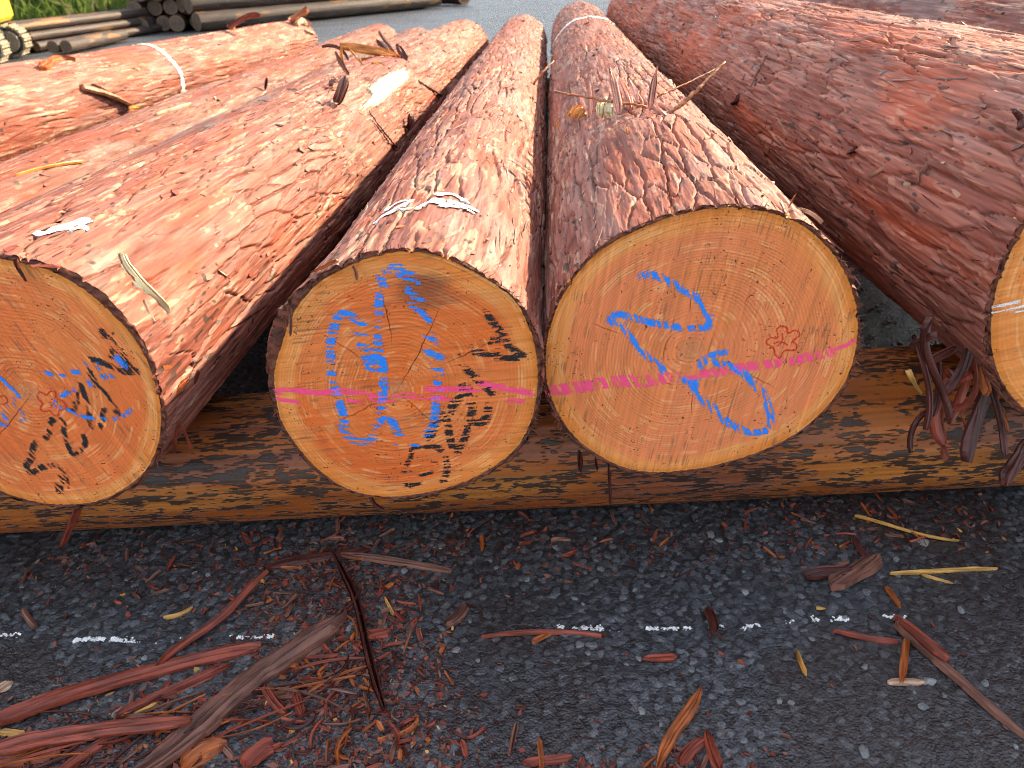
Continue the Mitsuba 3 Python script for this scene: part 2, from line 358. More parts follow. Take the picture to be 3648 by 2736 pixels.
GROUND=[
('bark_strip','longest red bark strip, running up from the left edge of the asphalt','red',29.2,4.0,[(-609,588,4),(-584,598,4),(-521,629,4),(-427,663,4),(-362,684,4),(-317,693,4)]),
('bark_strip','narrow red bark strip just below the longest one at left','red',14.7,3.0,[(-453,598,4),(-413,623,4),(-382,642,4),(-345,665,4)]),
('bark_strip','broad greyish brown bark slab lying diagonally at lower left','brown',38.5,7.0,[(-408,516,4),(-386,534,4),(-353,584,4),(-308,649,4),(-249,706,4),(-220,735,4)]),
('bark_strip','orange red bark strip crossing over the broad brown slab from the left edge','red',18.9,4.0,[(-581,554,4),(-563,559,6),(-504,570,8),(-421,576,10),(-361,576,12)]),
('bark_strip','short red strip at the left edge under the orange red one','red',17.0,3.0,[(-575,544,4),(-529,550,4),(-498,557,4)]),
('bark_strip','thin straight red strip leaning up to the right between the bark slabs','red',10.8,3.0,[(-435,655,4),(-410,697,6),(-375,732,8),(-353,770,10),(-332,801,12)]),
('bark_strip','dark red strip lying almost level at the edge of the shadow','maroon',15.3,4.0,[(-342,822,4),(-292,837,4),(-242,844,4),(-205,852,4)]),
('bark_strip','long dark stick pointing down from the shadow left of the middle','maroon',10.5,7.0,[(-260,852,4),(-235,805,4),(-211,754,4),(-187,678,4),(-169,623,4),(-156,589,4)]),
('bark_strip','long straight bark strip running off the right edge of the asphalt','brown',14.6,5.0,[(445,678,4),(460,643,4),(483,594,4),(502,552,4),(517,518,4)]),
('bark_strip','short red strip lying against the upper end of the long right strip','red',15.6,4.0,[(448,689,4),(463,655,6),(478,619,8)]),
('bark_strip','level red strip left of the long right strip','red',10.0,3.0,[(369,673,4),(403,663,4),(437,653,4)]),
('bark_strip','upright orange strip under the long right strip','orange',8.4,3.0,[(451,662,4),(434,630,6),(414,592,8)]),
('bark_flake','pinkish flake at the foot of the upright orange strip','pale',9.0,3.0,[(402,597,4),(424,598,4),(445,598,4)]),
('straw','orange straw lying in the shadow at right','straw',5.3,3.0,[(473,877,4),(502,861,4),(532,842,4),(591,819,4)]),
('straw','orange straw lying level near the right edge','straw',5.3,3.0,[(474,762,4),(509,763,4),(545,764,4),(614,765,4)]),
('straw','fine straw just below the level orange one','straw',3.7,2.0,[(513,759,4),(546,742,4)]),
('bark_flake','dark brown bark piece at the shadow edge on the right','brown',26.8,8.0,[(391,740,4),(421,758,4),(470,792,4)]),
('bark_flake','orange flake right of the dark brown bark piece','orange',6.3,3.0,[(459,739,4),(462,716,4),(463,706,4)]),
('bark_strip','bright orange red splinter bundle at the bottom edge, right of centre','orange',13.3,5.0,[(130,505,4),(151,542,4),(170,566,4),(196,601,4)]),
('bark_strip','red strip beside the bright splinter bundle at the bottom edge','red',13.2,4.0,[(192,500,4),(189,529,4),(189,548,4)]),
('bark_flake','flat red flake under the splinter bundle at the bottom edge','red',13.5,3.0,[(156,509,4),(173,530,4),(189,540,4)]),
('bark_strip','orange red strip standing at the bottom edge near the middle','orange',5.7,4.0,[(13,507,4),(13,532,4),(12,547,4)]),
('bark_flake','flat red flakes at the bottom edge near the middle','red',10.4,3.0,[(-6,518,4),(18,521,4),(45,524,4)]),
('bark_flake','lens shaped red chip lying alone right of the middle','red',9.3,4.0,[(137,643,4),(160,645,4),(177,646,4)]),
('straw','yellow sliver lying upright right of the middle','straw',4.8,3.0,[(317,647,4),(317,629,4),(317,613,4)]),
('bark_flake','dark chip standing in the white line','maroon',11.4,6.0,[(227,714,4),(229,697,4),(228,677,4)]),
('bark_flake','brown chip above the white line, left of the middle','brown',14.1,4.0,[(-93,708,4),(-79,726,4),(-71,745,4)]),
('bark_flake','small brown stick chip pointing down in the middle','brown',6.0,4.0,[(-11,567,4),(-15,550,4),(-18,532,4)]),
('straw','yellow sliver at the edge of the shadow left of the middle','straw',4.1,2.0,[(-175,761,4),(-167,743,4),(-160,729,4)]),
('bark_flake','orange wood chip in the dark strip below the support log','orange',5.8,3.0,[(-53,869,4),(-51,852,4),(-52,842,4)]),
('bark_strip','reddish strip lying level below the right end of the white line','red',7.3,3.0,[(-50,687,4),(-5,692,4),(28,693,4),(94,682,4)]),
('bark_flake','orange red chip left of the right part of the white line','orange',6.8,3.0,[(11,676,4),(25,686,4),(36,694,4)]),
('bark_flake','pinkish bark flake against the dark stick','red',19.6,3.0,[(-191,696,4),(-175,702,4),(-161,706,4)]),
('bark_strip','orange red curl at the lower end of the dark stick','orange',7.0,3.0,[(-159,554,4),(-138,559,4),(-126,565,4),(-118,578,4)]),
('bark_flake','broad red flake near the bottom edge at left of centre','red',25.7,4.0,[(-292,526,4),(-283,546,4),(-271,557,4)]),
('bark_flake','broad orange flake at the bottom left','orange',24.6,4.0,[(-357,524,4),(-342,547,4),(-320,557,4)]),
('bark_flake','leaf shaped reddish flake beside the broad slab','red',13.5,4.0,[(-296,630,4),(-283,610,4),(-264,591,4)]),
('bark_flake','second leaf shaped reddish flake beside the dark stick','red',12.0,4.0,[(-259,618,4),(-253,603,4),(-245,587,4)]),
('bark_flake','grey brown flake lying level right of the broad slab','brown',10.5,3.0,[(-285,615,4),(-266,616,4),(-253,617,4)]),
('bark_flake','red flake with a torn end right of the broad slab','red',14.2,4.0,[(-257,634,4),(-235,630,4),(-218,626,4)]),
('bark_strip','straight red strip lying level between slab and dark stick','red',6.5,2.0,[(-270,670,4),(-242,671,4),(-221,672,4)]),
('straw','broken yellow sliver between the bark strips at left','straw',6.4,3.0,[(-447,596,4),(-432,604,4),(-415,613,4)]),
('straw','yellow chip at far left between the strips','straw',9.1,3.0,[(-576,583,4),(-560,581,4),(-546,580,4)]),
('straw','curved orange straw in the litter at upper left','straw',5.3,2.0,[(-453,743,4),(-433,749,4),(-422,760,4)]),
('bark_flake','brown flake at the far left in front of the support log','brown',8.4,5.0,[(-640,763,4),(-618,742,4),(-611,736,4)]),
('bark_strip','red strip at the bottom left corner beneath the slab','red',14.6,4.0,[(-488,524,4),(-468,555,4),(-450,571,4)]),
('bark_strip','reddish strip from the bottom edge up to the slab at left','red',8.6,4.0,[(-399,515,4),(-384,562,4),(-378,568,4)]),
('bark_strip','pale grey sliver at the left edge above the strips','pale',14.7,2.0,[(-609,637,4),(-604,646,4),(-597,652,4)]),
('bark_strip','mauve bark strip below the level dark red one','brown',12.6,3.0,[(-245,842,4),(-203,834,4),(-151,823,4),(-91,805,4)]),
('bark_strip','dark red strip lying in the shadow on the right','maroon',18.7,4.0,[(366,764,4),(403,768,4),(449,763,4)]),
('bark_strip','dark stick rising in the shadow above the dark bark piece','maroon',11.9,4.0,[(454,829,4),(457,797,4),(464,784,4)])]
PIECES=[
('','twig','long brown twig sticking out leftwards over the knot on the big right log','twig',4.1,5.0,[(219,1258,493),(164,1258,503),(79,1248,523)]),
('','twig','thick brown twig rising to the upper right from the knot on the right log','twig',6.1,6.0,[(239,1192,495),(284,1222,518),(306,1242,532),(337,1272,549)]),
('','twig','thin brown twig behind the thick one, between the right log and the dark log','twig',3.1,3.0,[(254,1351,488),(315,1401,499),(371,1451,510)]),
('C','splinter','','pink',7.4,4.0,[(219,1220,495),(224,1230,524),(230,1240,552)]),
('C','splinter','','pink',5.1,3.0,[(142,1330,464),(144,1335,487),(142,1340,518)]),
('C','splinter','','pink',3.8,3.0,[(150,1361,466),(152,1371,509)]),
('C','splinter','','pink',8.3,4.0,[(178,1245,486),(174,1265,515),(168,1295,545)]),
('C','splinter','','pink',8.1,4.0,[(194,1308,487),(193,1368,514)]),
('C','splinter','','pink',7.9,4.0,[(197,1260,490),(195,1300,506),(190,1340,520)]),
('C','splinter','','pink',6.6,4.0,[(212,1294,491),(212,1334,502),(209,1364,514)]),
('C','splinter','','pink',4.4,4.0,[(221,1298,491),(218,1348,496)]),
('C','splinter','','pink',3.1,3.0,[(145,1403,459),(136,1413,480)]),
('C','splinter','','pink',4.1,3.0,[(254,1226,492),(236,1246,499)]),
('C','splinter','','amber',2.5,2.0,[(168,1100,493),(168,1100,500)]),
('C','splinter','','amber',4.3,2.0,[(105,1542,402),(107,1542,414)]),
('C','splinter','','pink',4.6,3.0,[(236,1170,496),(225,1170,505),(218,1170,512)]),
('','twig','orange twig lying in the gap between the two middle logs','orange',5.9,4.0,[(87,2145,372),(113,2175,394),(144,2225,411)]),
('C','splinter','','amber',20.4,7.0,[(129,1408,447),(132,1408,457),(142,1418,462)]),
('C','splinter','','amber',13.1,5.0,[(123,1472,435),(129,1472,446)]),
('C','splinter','','cream',11.4,6.0,[(154,1284,474),(155,1284,487),(160,1294,493)]),
('C','splinter','','cream',11.1,6.0,[(163,1252,481),(163,1252,493),(167,1262,497)]),
('A','splinter','orange splintered board of wood sticking up','amber',19.6,8.0,[(-277,2455,401),(-360,2455,425),(-443,2455,440)]),
('A','splinter','','amber',6.5,4.0,[(-282,2464,403),(-359,2454,433),(-441,2454,445)]),
('A','splinter','','maroon',6.6,4.0,[(-292,2483,406),(-315,2503,436),(-339,2533,465)]),
('A','splinter','','maroon',12.1,4.0,[(-315,2497,409),(-334,2527,428),(-350,2547,441)]),
('A','splinter','','maroon',13.2,4.0,[(-259,2453,393),(-273,2473,413),(-286,2483,435)]),
('A','splinter','','brown',7.6,4.0,[(-354,2027,432),(-367,2027,458),(-377,2027,485)]),
('A','splinter','','maroon',6.1,4.0,[(-395,2292,425),(-415,2292,456),(-460,2292,462)]),
('A','splinter','','amber',4.3,3.0,[(-353,2029,431),(-364,2029,464),(-361,2029,495)]),
('A','splinter','','amber',3.5,3.0,[(-348,2217,423),(-365,2217,450),(-381,2217,468)]),
('A','splinter','','amber',7.7,5.0,[(-281,2395,403),(-333,2395,409),(-377,2395,410)]),
('A','splinter','','amber',14.4,8.0,[(-296,2237,411),(-313,2237,417),(-328,2237,424)]),
('A','bark_flap','','brown',16.9,4.0,[(-330,1732,426),(-319,1722,451),(-309,1732,477)]),
('A','bark_flap','','brown',14.0,3.0,[(-363,1849,439),(-356,1849,451),(-346,1859,452)]),
('','twig','dark twig lying across the left log below the white bare wood','maroon',4.1,3.0,[(-243,1909,287),(-257,1833,339),(-284,1820,389)]),
('','twig','second thin dark twig just left of the first below the bare wood','maroon',3.0,3.0,[(-251,1841,312),(-261,1809,347),(-278,1797,377)]),
('','twig','dark twig right of the white bare wood on the left log','maroon',8.0,4.0,[(-177,2574,272),(-197,2445,317),(-222,2361,354)]),
('A','bark_flap','','brown',19.0,3.0,[(-166,2680,266),(-148,2680,276),(-135,2690,299)]),
('A','bark_flap','','maroon',15.9,3.0,[(-229,2053,292),(-220,2043,312),(-221,2053,332)]),
('','wood_stick','pale broken stick lying on the left log near its cut end','cream',8.3,4.0,[(-409,819,458),(-393,798,441),(-380,794,423),(-366,797,397)]),
('','wood_chip','small pale wood chip beside the broken stick on the left log','pale',5.3,4.0,[(-379,781,420),(-374,771,410),(-370,770,401)]),
('','wood_chip','tiny white sliver right of the broken stick on the left log','pale',2.9,3.0,[(-352,932,390),(-347,941,378)]),
('A','bark_fibre','','maroon',4.0,2.0,[(-465,732,490),(-471,742,473),(-469,742,463)]),
('A','bark_fibre','','red',1.8,2.0,[(-451,729,484),(-429,752,471),(-406,772,453)]),
('A','bark_fibre','','red',6.2,4.0,[(-365,780,317),(-371,765,294),(-385,760,242)]),
('A','bark_fibre','','red',2.6,3.0,[(-371,765,278),(-370,770,238)]),
('A','bark_fibre','pale pink torn bark stub on the rim','pale',5.0,5.0,[(-377,760,322),(-386,745,305)]),
('A','bark_fibre','','orange',7.1,5.0,[(-356,779,325),(-368,760,317),(-378,755,305)]),
('','wood_stick','brown stick lying on the far left log, pointing down right','twig',19.2,9.0,[(-1225,2815,233),(-1246,2721,293),(-1281,2628,335)]),
('','wood_stick','thinner stick just above the brown stick on the far left log','brown',11.8,8.0,[(-1236,2752,268),(-1250,2711,300),(-1268,2673,329)]),
('','wood_chip','bright orange wood chunk at the foot of the far left log','amber',9.2,6.0,[(-905,2068,369),(-895,2121,363),(-867,2128,364)]),
('','wood_chip','curved yellow wood sliver at the foot of the banded far left log','cream',9.4,8.0,[(-1160,3109,221),(-1141,3240,189),(-767,2297,340)]),
('','wood_chip','row of pale yellow wood scraps in the groove of the far left logs','pale',7.0,5.0,[(-831,2035,359),(-817,2113,356),(-799,2197,352)]),
('F','bare_wood','strip of orange bare wood in a long crack','amber',7.2,4.0,[(-901,1507,365),(-879,1590,359),(-852,1671,346)]),
('F','splinter','','maroon',6.9,4.0,[(-702,2561,312),(-690,2561,349)]),
('E','bark_curl','orange curl of bark on top','orange',18.5,10.0,[(-1354,2567,397),(-1359,2662,404),(-1357,2718,404),(-1324,2736,394)]),
('E','bark_curl','red curl of bark standing near the far end','red',23.5,8.0,[(-1133,3737,355),(-1079,3757,389),(-1026,3767,407),(-994,3767,403)]),
('E','bark_curl','brown sheet of bark standing at the far end','orange',53.3,8.0,[(-978,4239,318),(-950,4269,348),(-904,4289,378)]),
('E','splinter','','pale',40.6,14.0,[(-954,4237,304),(-941,4338,306),(-917,4355,289)]),
('E','splinter','','pale',15.8,8.0,[(-926,4260,280),(-896,4343,258)]),
('E','bark_curl','','straw',17.9,10.0,[(-1143,3774,354),(-1136,3849,360)]),
('','twig','brown twig with a knotty top on the right log at the frame edge','twig',3.5,6.0,[(518,857,495),(547,877,509),(570,887,525)]),
('','twig','short knotty twig at the right frame edge above the brown one','maroon',9.8,8.0,[(550,864,538),(552,874,545),(545,874,553)]),
('','twig','thin dark twig lying on the upper flank of the dark right log','brown',4.6,3.0,[(500,1676,433),(513,1680,462),(531,1695,489)]),
('','wood_chip','pale orange chip on the flank of the dark right log','pale',4.9,4.0,[(495,1072,426),(497,1060,437),(500,1047,447)]),
('','wood_chip','small beige crumb on the flank of the dark right log','pale',5.2,5.0,[(498,984,442),(499,969,446)]),
('','wood_chip','pale chip on the crest of the dark right log','pale',4.1,4.0,[(629,1303,571),(624,1264,571)]),
('D','bark_flap','','brown',5.0,4.0,[(501,958,452),(505,963,464),(508,958,473)]),
('D','bark_flap','','maroon',4.6,4.0,[(497,1163,434),(500,1149,444),(517,1163,442)]),
('D','bark_flap','','maroon',8.7,4.0,[(489,1760,382),(492,1729,404),(505,1760,406)]),
('','wood_chip','tiny bent twig between the right log and the dark log','pale',2.0,3.0,[(294,800,481),(317,820,472),(344,840,451)]),
('C','bark_fibre','','orange',1.4,2.0,[(280,772,493),(289,782,503)]),
('D','bark_shred','','maroon',5.2,4.0,[(453,800,328),(460,780,303),(464,760,275),(458,740,241)]),
('D','bark_shred','','maroon',7.2,4.0,[(464,800,351),(461,780,313),(481,760,274),(482,740,256)]),
('D','bark_shred','','maroon',8.3,4.0,[(502,800,312),(463,780,303)]),
('D','bark_shred','','red',4.2,4.0,[(526,800,301),(528,780,259),(497,760,251)]),
('D','bark_shred','bright orange red shred hanging lowest in the bundle','red',13.9,4.0,[(508,800,273),(491,780,228),(495,760,206)]),
('D','bark_shred','','orange',9.4,4.0,[(535,800,290),(535,780,279),(530,760,274)]),
('D','bark_shred','broad dark red shred','maroon',17.3,4.0,[(546,800,263),(540,780,216),(532,760,178)]),
('D','bark_shred','','maroon',6.5,4.0,[(553,800,263),(565,780,226),(572,760,187)]),
('D','bark_shred','','orange',6.6,4.0,[(573,800,228),(581,780,206)]),
('D','bark_shred','','straw',2.1,4.0,[(454,800,284),(452,780,282),(454,760,276)]),
('D','bark_shred','','maroon',4.9,4.0,[(496,800,230),(467,780,220),(460,760,196)]),
('D','bark_shred','','orange',2.2,4.0,[(530,800,226),(533,780,203)]),
('D','bark_shred','','maroon',6.2,4.0,[(450,800,317),(467,780,339)]),
('D','bark_shred','','red',6.7,4.0,[(520,800,175),(518,780,170)]),
('D','bark_shred','','maroon',7.3,4.0,[(516,800,317),(503,780,289),(479,760,274)]),
('D','bark_shred','','red',5.2,4.0,[(498,800,282),(503,780,281),(506,760,296)]),
('D','bark_shred','','maroon',6.3,4.0,[(483,800,303),(484,780,272),(474,760,246)]),
('D','bark_shred','','red',7.4,4.0,[(524,800,285),(512,780,260),(496,760,234)]),
('D','bark_shred','broad dark red shred at the frame edge','maroon',19.0,4.0,[(622,800,179),(604,780,162),(584,760,141)]),
('C','bark_fibre','','maroon',4.3,3.0,[(107,755,202),(109,755,178),(111,758,142)]),
('C','bark_fibre','','maroon',6.4,3.0,[(73,755,224),(75,760,190)]),
('C','bark_fibre','','maroon',3.7,3.0,[(91,755,215),(95,760,191)]),
('B','bark_fibre','','maroon',5.4,3.0,[(-169,745,183),(-167,745,170),(-157,750,155)]),
('B','bark_fibre','','red',4.6,4.0,[(-180,745,453),(-200,750,431),(-215,750,419)]),
('B','bark_fibre','','orange',3.2,3.0,[(-163,740,472),(-179,745,463),(-192,745,458)]),
('B','bark_fibre','','red',3.8,4.0,[(-236,750,407),(-246,750,389),(-251,750,370)]),
('B','bark_fibre','','brown',3.2,3.0,[(-216,738,424),(-217,730,413),(-219,728,399)]),
('B','bark_fibre','','brown',2.7,3.0,[(-148,738,465),(-145,729,459),(-145,727,455)]),
('','bark_strip','small reddish bark stick leaning on the support log at far left','red',6.4,6.0,[(-635,875,15),(-616,872,44),(-591,868,83)])]
WHITE_LINE=[(8.1,[(-552,711),(-518,712),(-477,708),(-430,706),(-392,705)]),
(7.3,[(-358,706),(-334,705),(-307,706)]),
(7.4,[(-651,727),(-628,727)]),
(8.1,[(37,701),(74,697),(115,692)]),
(6.4,[(149,692),(207,690),(241,691)]),
(8.0,[(263,688),(286,690)]),
(9.6,[(320,694),(360,696),(393,693)]),
(9.6,[(441,693),(469,688)])]

# ------------------------------------------------------------------ materials
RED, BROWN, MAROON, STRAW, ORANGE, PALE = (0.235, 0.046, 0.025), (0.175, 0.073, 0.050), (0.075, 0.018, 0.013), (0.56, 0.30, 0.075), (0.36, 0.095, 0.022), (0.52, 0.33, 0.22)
TONES = dict(cream=(0.74, 0.58, 0.36), amber=(0.56, 0.215, 0.045), pink=(0.56, 0.27, 0.20), twig=(0.36, 0.135, 0.055), red=RED, brown=BROWN, maroon=MAROON, straw=STRAW, orange=ORANGE, pale=PALE)


def split_id(uv):
    i = dr.floor(uv.x * 0.1 + 0.1)
    return i, uv.x - 10 * i, uv.y


PW, PL = 0.020, 0.13            # a bark plate is about 2 cm wide and 13 cm long


def plate_uv(s, t, o, nz):
    return s / PW + 0.7 * nz(s * 30 + o, t * 6, 1.0) + 0.16 * nz(s * 160, t * 90 + o, 2.0) + o, t / PL + 0.9 * nz(s * 40, t * 8 + o, 5.0)


def scale_uv(s, t, o, nz):
    return s / 0.0065 + 0.9 * nz(s * 80 + o, t * 12, 2.0) + 2 * o, t / 0.042 + 1.2 * nz(s * 70, t * 16 + o, 8.0)


# per log: A B C D E F G H
PALENESS = (0.75, 0.75, 0.70, 0.40, 1.00, 0.60, 0.55, 0.50)
GREYNESS = (0.15, 0.35, 0.35, 0.15, 0.35, 0.55, 1.00, 0.95)
BARK_BRIGHTNESS = (1.0, 1.0, 0.95, 1.05, 1.12, 0.82, 0.78, 0.85)       # brightness factor per log; missing groove shade painted into F and G
FRESH = (0.55, 0.45, 0.35, 0.75, 0.45, 0.55, 0.10, 0.05)


def bark_colour(p, n, uv):
    i, s, t = split_id(uv)
    o = i * 7.3
    _, _, r1 = voronoi(*plate_uv(s, t, o, noise))
    _, _, r2 = voronoi(*scale_uv(s, t, o, noise))
    big = fbm(s * 9 + o, t * 3, 3.0, octaves=3)
    fib = noise(s * 420, t * 22, o)
    fib2 = noise(s * 170 + o, t * 9, 4.0)
    c = mix((0.185, 0.054, 0.036), (0.300, 0.112, 0.078), smoothstep(0.2, 0.8, 0.5 * r1 + 0.5 * fib2))
    c = mix(c, (0.190, 0.118, 0.110), smoothstep(0.45, 0.85, 0.6 * r1 + 0.4 * big) * pick(i, GREYNESS))
    c = mix(c, (0.330, 0.072, 0.032), smoothstep(0.48, 0.66, fbm(s * 14 + 5, t * 3.4 + o, 9.0)) * pick(i, FRESH))
    chip = noise(s * 330 + o, t * 95, 7.0)
    pale = smoothstep(0.60, 0.72, r2 * 0.48 + 0.26 * big + 0.16 * fib + 0.24 * chip - 0.08) * smoothstep(0.36, 0.56, fbm(s * 20 + o, t * 7, 6.0))
    c = mix(c, (0.420, 0.245, 0.165), pale * pick(i, PALENESS))
    dash = smoothstep(0.80, 0.90, noise(s * 210 + o, t * 62, 2.0)) * smoothstep(0.4, 0.6, noise(s * 30, t * 14, o))
    c = mix(c, (0.035, 0.022, 0.018), dash * 0.85)
    c = c * (0.58 + 0.84 * fib)
    inner = mix((0.060, 0.020, 0.013), (0.190, 0.055, 0.028), fib2)
    c = c * pick(i, BARK_BRIGHTNESS)
    return dr.select(t < -0.5, inner, c)


def bark_bump(p, n, uv):
    i, s, t = split_id(uv)
    return noise(s * 520, t * 26, i) + 0.6 * noise(s * 900 + i, t * 120, 3.0) + 0.9 * noise(s * 260, t * 60 + i, 6.0)


def bark_rough(p, n, uv):
    i, s, t = split_id(uv)
    return 0.50 + 0.34 * noise(s * 80 + i, t * 20, 1.0)


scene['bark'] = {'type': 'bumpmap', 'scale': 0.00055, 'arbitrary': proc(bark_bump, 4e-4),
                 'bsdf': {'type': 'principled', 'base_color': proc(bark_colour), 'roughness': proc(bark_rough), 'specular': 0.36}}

# cut faces, per log A B C D then the far ends: ring count, share of heartwood, saw direction
RINGS = (34, 40, 46, 40, 30)
HEART = (0.89, 0.86, 0.88, 0.62, 0.7)
PINK = (0.25, 0.10, 0.85, 0.0, 0.3)
SAW = (-1.15, 0.10, 1.40, 0.22, 0.3)


def face_rings(uv):
    i, a, b = split_id(uv)
    rho = dr.sqrt(a * a + b * b)
    ca, cb = a / dr.maximum(rho, 1e-4), b / dr.maximum(rho, 1e-4)
    x = rho * pick(i, RINGS) * (0.72 + 0.28 * rho) + 1.6 * noise(rho * 7, i * 5.1, 1.0) + 0.9 * noise(ca * 2.2 + 9, cb * 2.2 + i * 3, rho * 3) + 0.25 * noise(a * 14, b * 14, i)
    f = x - dr.floor(x)
    k = dr.floor(x)
    late = smoothstep(0.35, 0.86, f) * (1 - smoothstep(0.90, 1.0, f)) * (0.35 + 0.65 * cell_rand(k, i, 3))
    return i, a, b, rho, ca, cb, late


def saw_uv(p, i):
    c, s = dr.cos(pick(i, SAW)), dr.sin(pick(i, SAW))
    return p.x * c + p.z * s, p.z * c - p.x * s


def face_colour(p, n, uv):
    i, a, b, rho, ca, cb, late = face_rings(uv)
    along, across = saw_uv(p, i)
    blot = fbm(p.x * 22 + i * 3, p.z * 22, 2.0)
    edge = pick(i, HEART) + 0.07 * (noise(ca * 2 + 4, cb * 2 + i, 2.0) - 0.5) + 0.02 * (noise(ca * 9, cb * 9, i) - 0.5)
    heart = mix((0.76, 0.155, 0.024), (0.68, 0.120, 0.017), smoothstep(0.25, 0.75, blot))
    heart = mix(heart, (0.82, 0.245, 0.095), pick(i, PINK))
    heart = mix(heart, (0.78, 0.225, 0.062), smoothstep(0.35, 0.75, noise(ca * 1.6 + 2, cb * 1.6 + i * 2, rho * 4)) * 0.6)
    sap = mix((0.82, 0.290, 0.072), (0.78, 0.225, 0.044), smoothstep(0.3, 0.7, blot))
    c = mix(heart, sap, smoothstep(edge - 0.05, edge + 0.05, rho))
    c = mix(c, (0.82, 0.37, 0.13), (1 - smoothstep(0.0, 0.045, dr.abs(rho - edge - 0.03))) * 0.45 * noise(ca * 4, cb * 4, i))
    c = mix(c, (0.64, 0.20, 0.026), smoothstep(0.955, 0.99, rho + 0.012 * noise(ca * 20, cb * 20, 1.0)) * 0.7)
    bold = smoothstep(0.25, 0.75, noise(rho * 9 + i, ca * 1.3, cb * 1.3))
    c = mix(c, (0.44, 0.140, 0.045), late * (0.22 + 0.36 * bold) * (1 - 0.45 * smoothstep(edge - 0.03, edge + 0.03, rho)))
    pale_ring = smoothstep(0.52, 0.70, noise(rho * 60 + i * 3, ca * 2.5, cb * 2.5)) * smoothstep(0.35, 0.6, noise(p.x * 90, p.z * 90, i + 2))
    c = mix(c, (0.92, 0.50, 0.20), pale_ring * 0.40 * (1 - late))
    c = mix(c, (0.55, 0.22, 0.095), (1 - smoothstep(0.045, 0.12, rho)) * 0.5)
    st = noise(across * 620, along * 9, i) * 0.6 + noise(across * 240 + 7, along * 5, i) * 0.4
    c = c * (0.82 + 0.36 * st)
    # smoky stain near the top of the second face, with ragged grain
    stain = (1 - smoothstep(0.010, 0.034, dr.sqrt(dr.square((p.x + 0.082) * 0.75) + dr.square((p.z - 0.438) * 1.4)) + 0.018 * (noise(across * 260, along * 30, 4.0) - 0.5)))
    c = mix(c, (0.085, 0.060, 0.035), stain * dr.select(dr.abs(i - 1) < 0.5, mi.Float(0.6), mi.Float(0)))
    # grime caught in the saw kerfs, and sawdust specks
    grime = smoothstep(0.66, 0.80, noise(across * 800, along * 50, i + 5) * 0.55 + 0.45 * fbm(p.x * 38, p.z * 38, i + 3))
    c = mix(c, (0.22, 0.095, 0.05), grime * 0.55)
    speck = smoothstep(0.86, 0.92, noise(p.x * 520 + i * 11, p.z * 520, 3.0)) * smoothstep(0.45, 0.7, noise(p.x * 60, p.z * 60, i))
    return mix(c, (0.050, 0.026, 0.018), speck * 0.9)


def face_bump(p, n, uv):
    i, a, b, rho, ca, cb, late = face_rings(uv)
    along, across = saw_uv(p, i)
    return 0.9 * late + 0.8 * noise(across * 620, along * 9, i) + 0.8 * noise(p.x * 700, p.z * 700, i)


scene['end_grain'] = {'type': 'bumpmap', 'scale': 0.0005, 'arbitrary': proc(face_bump, 3e-4),
                      'bsdf': {'type': 'principled', 'base_color': proc(face_colour), 'roughness': 0.42, 'specular': 0.28}}


def peeled_colour(p, n, uv):
    i, s, t = split_id(uv)
    g = noise(s * 260, t * 7, i)
    c = mix((0.40, 0.110, 0.015), (0.23, 0.052, 0.009), smoothstep(0.25, 0.75, fbm(s * 24, t * 3.5, i + 1)))
    c = mix(c, (0.42, 0.150, 0.026), smoothstep(0.58, 0.74, fbm(s * 12 + 3, t * 2.2, i + 6)) * 0.7)
    c = mix(c, (0.20, 0.060, 0.030), smoothstep(0.54, 0.70, fbm(s * 30 + 7, t * 2.6 + 4, i + 2)) * 0.75)
    c = c * (0.72 + 0.52 * g)
    patch = fbm(s * 55, t * 30 + 9, i + 4, octaves=4)
    fl = noise(s * 800, t * 150, i) * 0.30 + noise(s * 420, t * 80, i) * 0.35 + noise(s * 170 + 4, t * 32, i) * 0.35
    f = smoothstep(0.565, 0.63, fl * 0.78 + 0.36 * patch)
    return mix(c, (0.026, 0.016, 0.012), f * 0.93)


def peeled_bump(p, n, uv):
    i, s, t = split_id(uv)
    patch = fbm(s * 55, t * 30 + 9, i + 4, octaves=4)
    fl = noise(s * 800, t * 150, i) * 0.30 + noise(s * 420, t * 80, i) * 0.35 + noise(s * 170 + 4, t * 32, i) * 0.35
    return smoothstep(0.565, 0.63, fl * 0.78 + 0.36 * patch) + 0.5 * noise(s * 300, t * 8, i)


scene['peeled_wood'] = {'type': 'bumpmap', 'scale': 0.0008, 'arbitrary': proc(peeled_bump, 4e-4),
                        'bsdf': {'type': 'principled', 'base_color': proc(peeled_colour), 'roughness': 0.46, 'specular': 0.5}}


def fibre_fn(c):
    a, b = np.array(c) * 0.55, np.minimum(np.array(c) * 1.35, 0.8)

    def fn(p, n, uv):
        k = noise(uv.x * 700, uv.y * 28, 1.0) * 0.6 + noise(uv.x * 240, uv.y * 60, 5.0) * 0.4
        return mix(a.tolist(), b.tolist(), smoothstep(0.2, 0.8, k))
    return fn


for tone, c in TONES.items():
    scene['tone_' + tone] = {'type': 'principled', 'base_color': proc(fibre_fn(c)), 'roughness': 0.45 if tone != 'pale' else 0.6, 'specular': 0.45}
VC = {'type': 'mesh_attribute', 'name': 'vertex_color'}
scene['scraps'] = {'type': 'principled', 'base_color': VC, 'roughness': 0.5, 'specular': 0.45}

STONE = 105.0


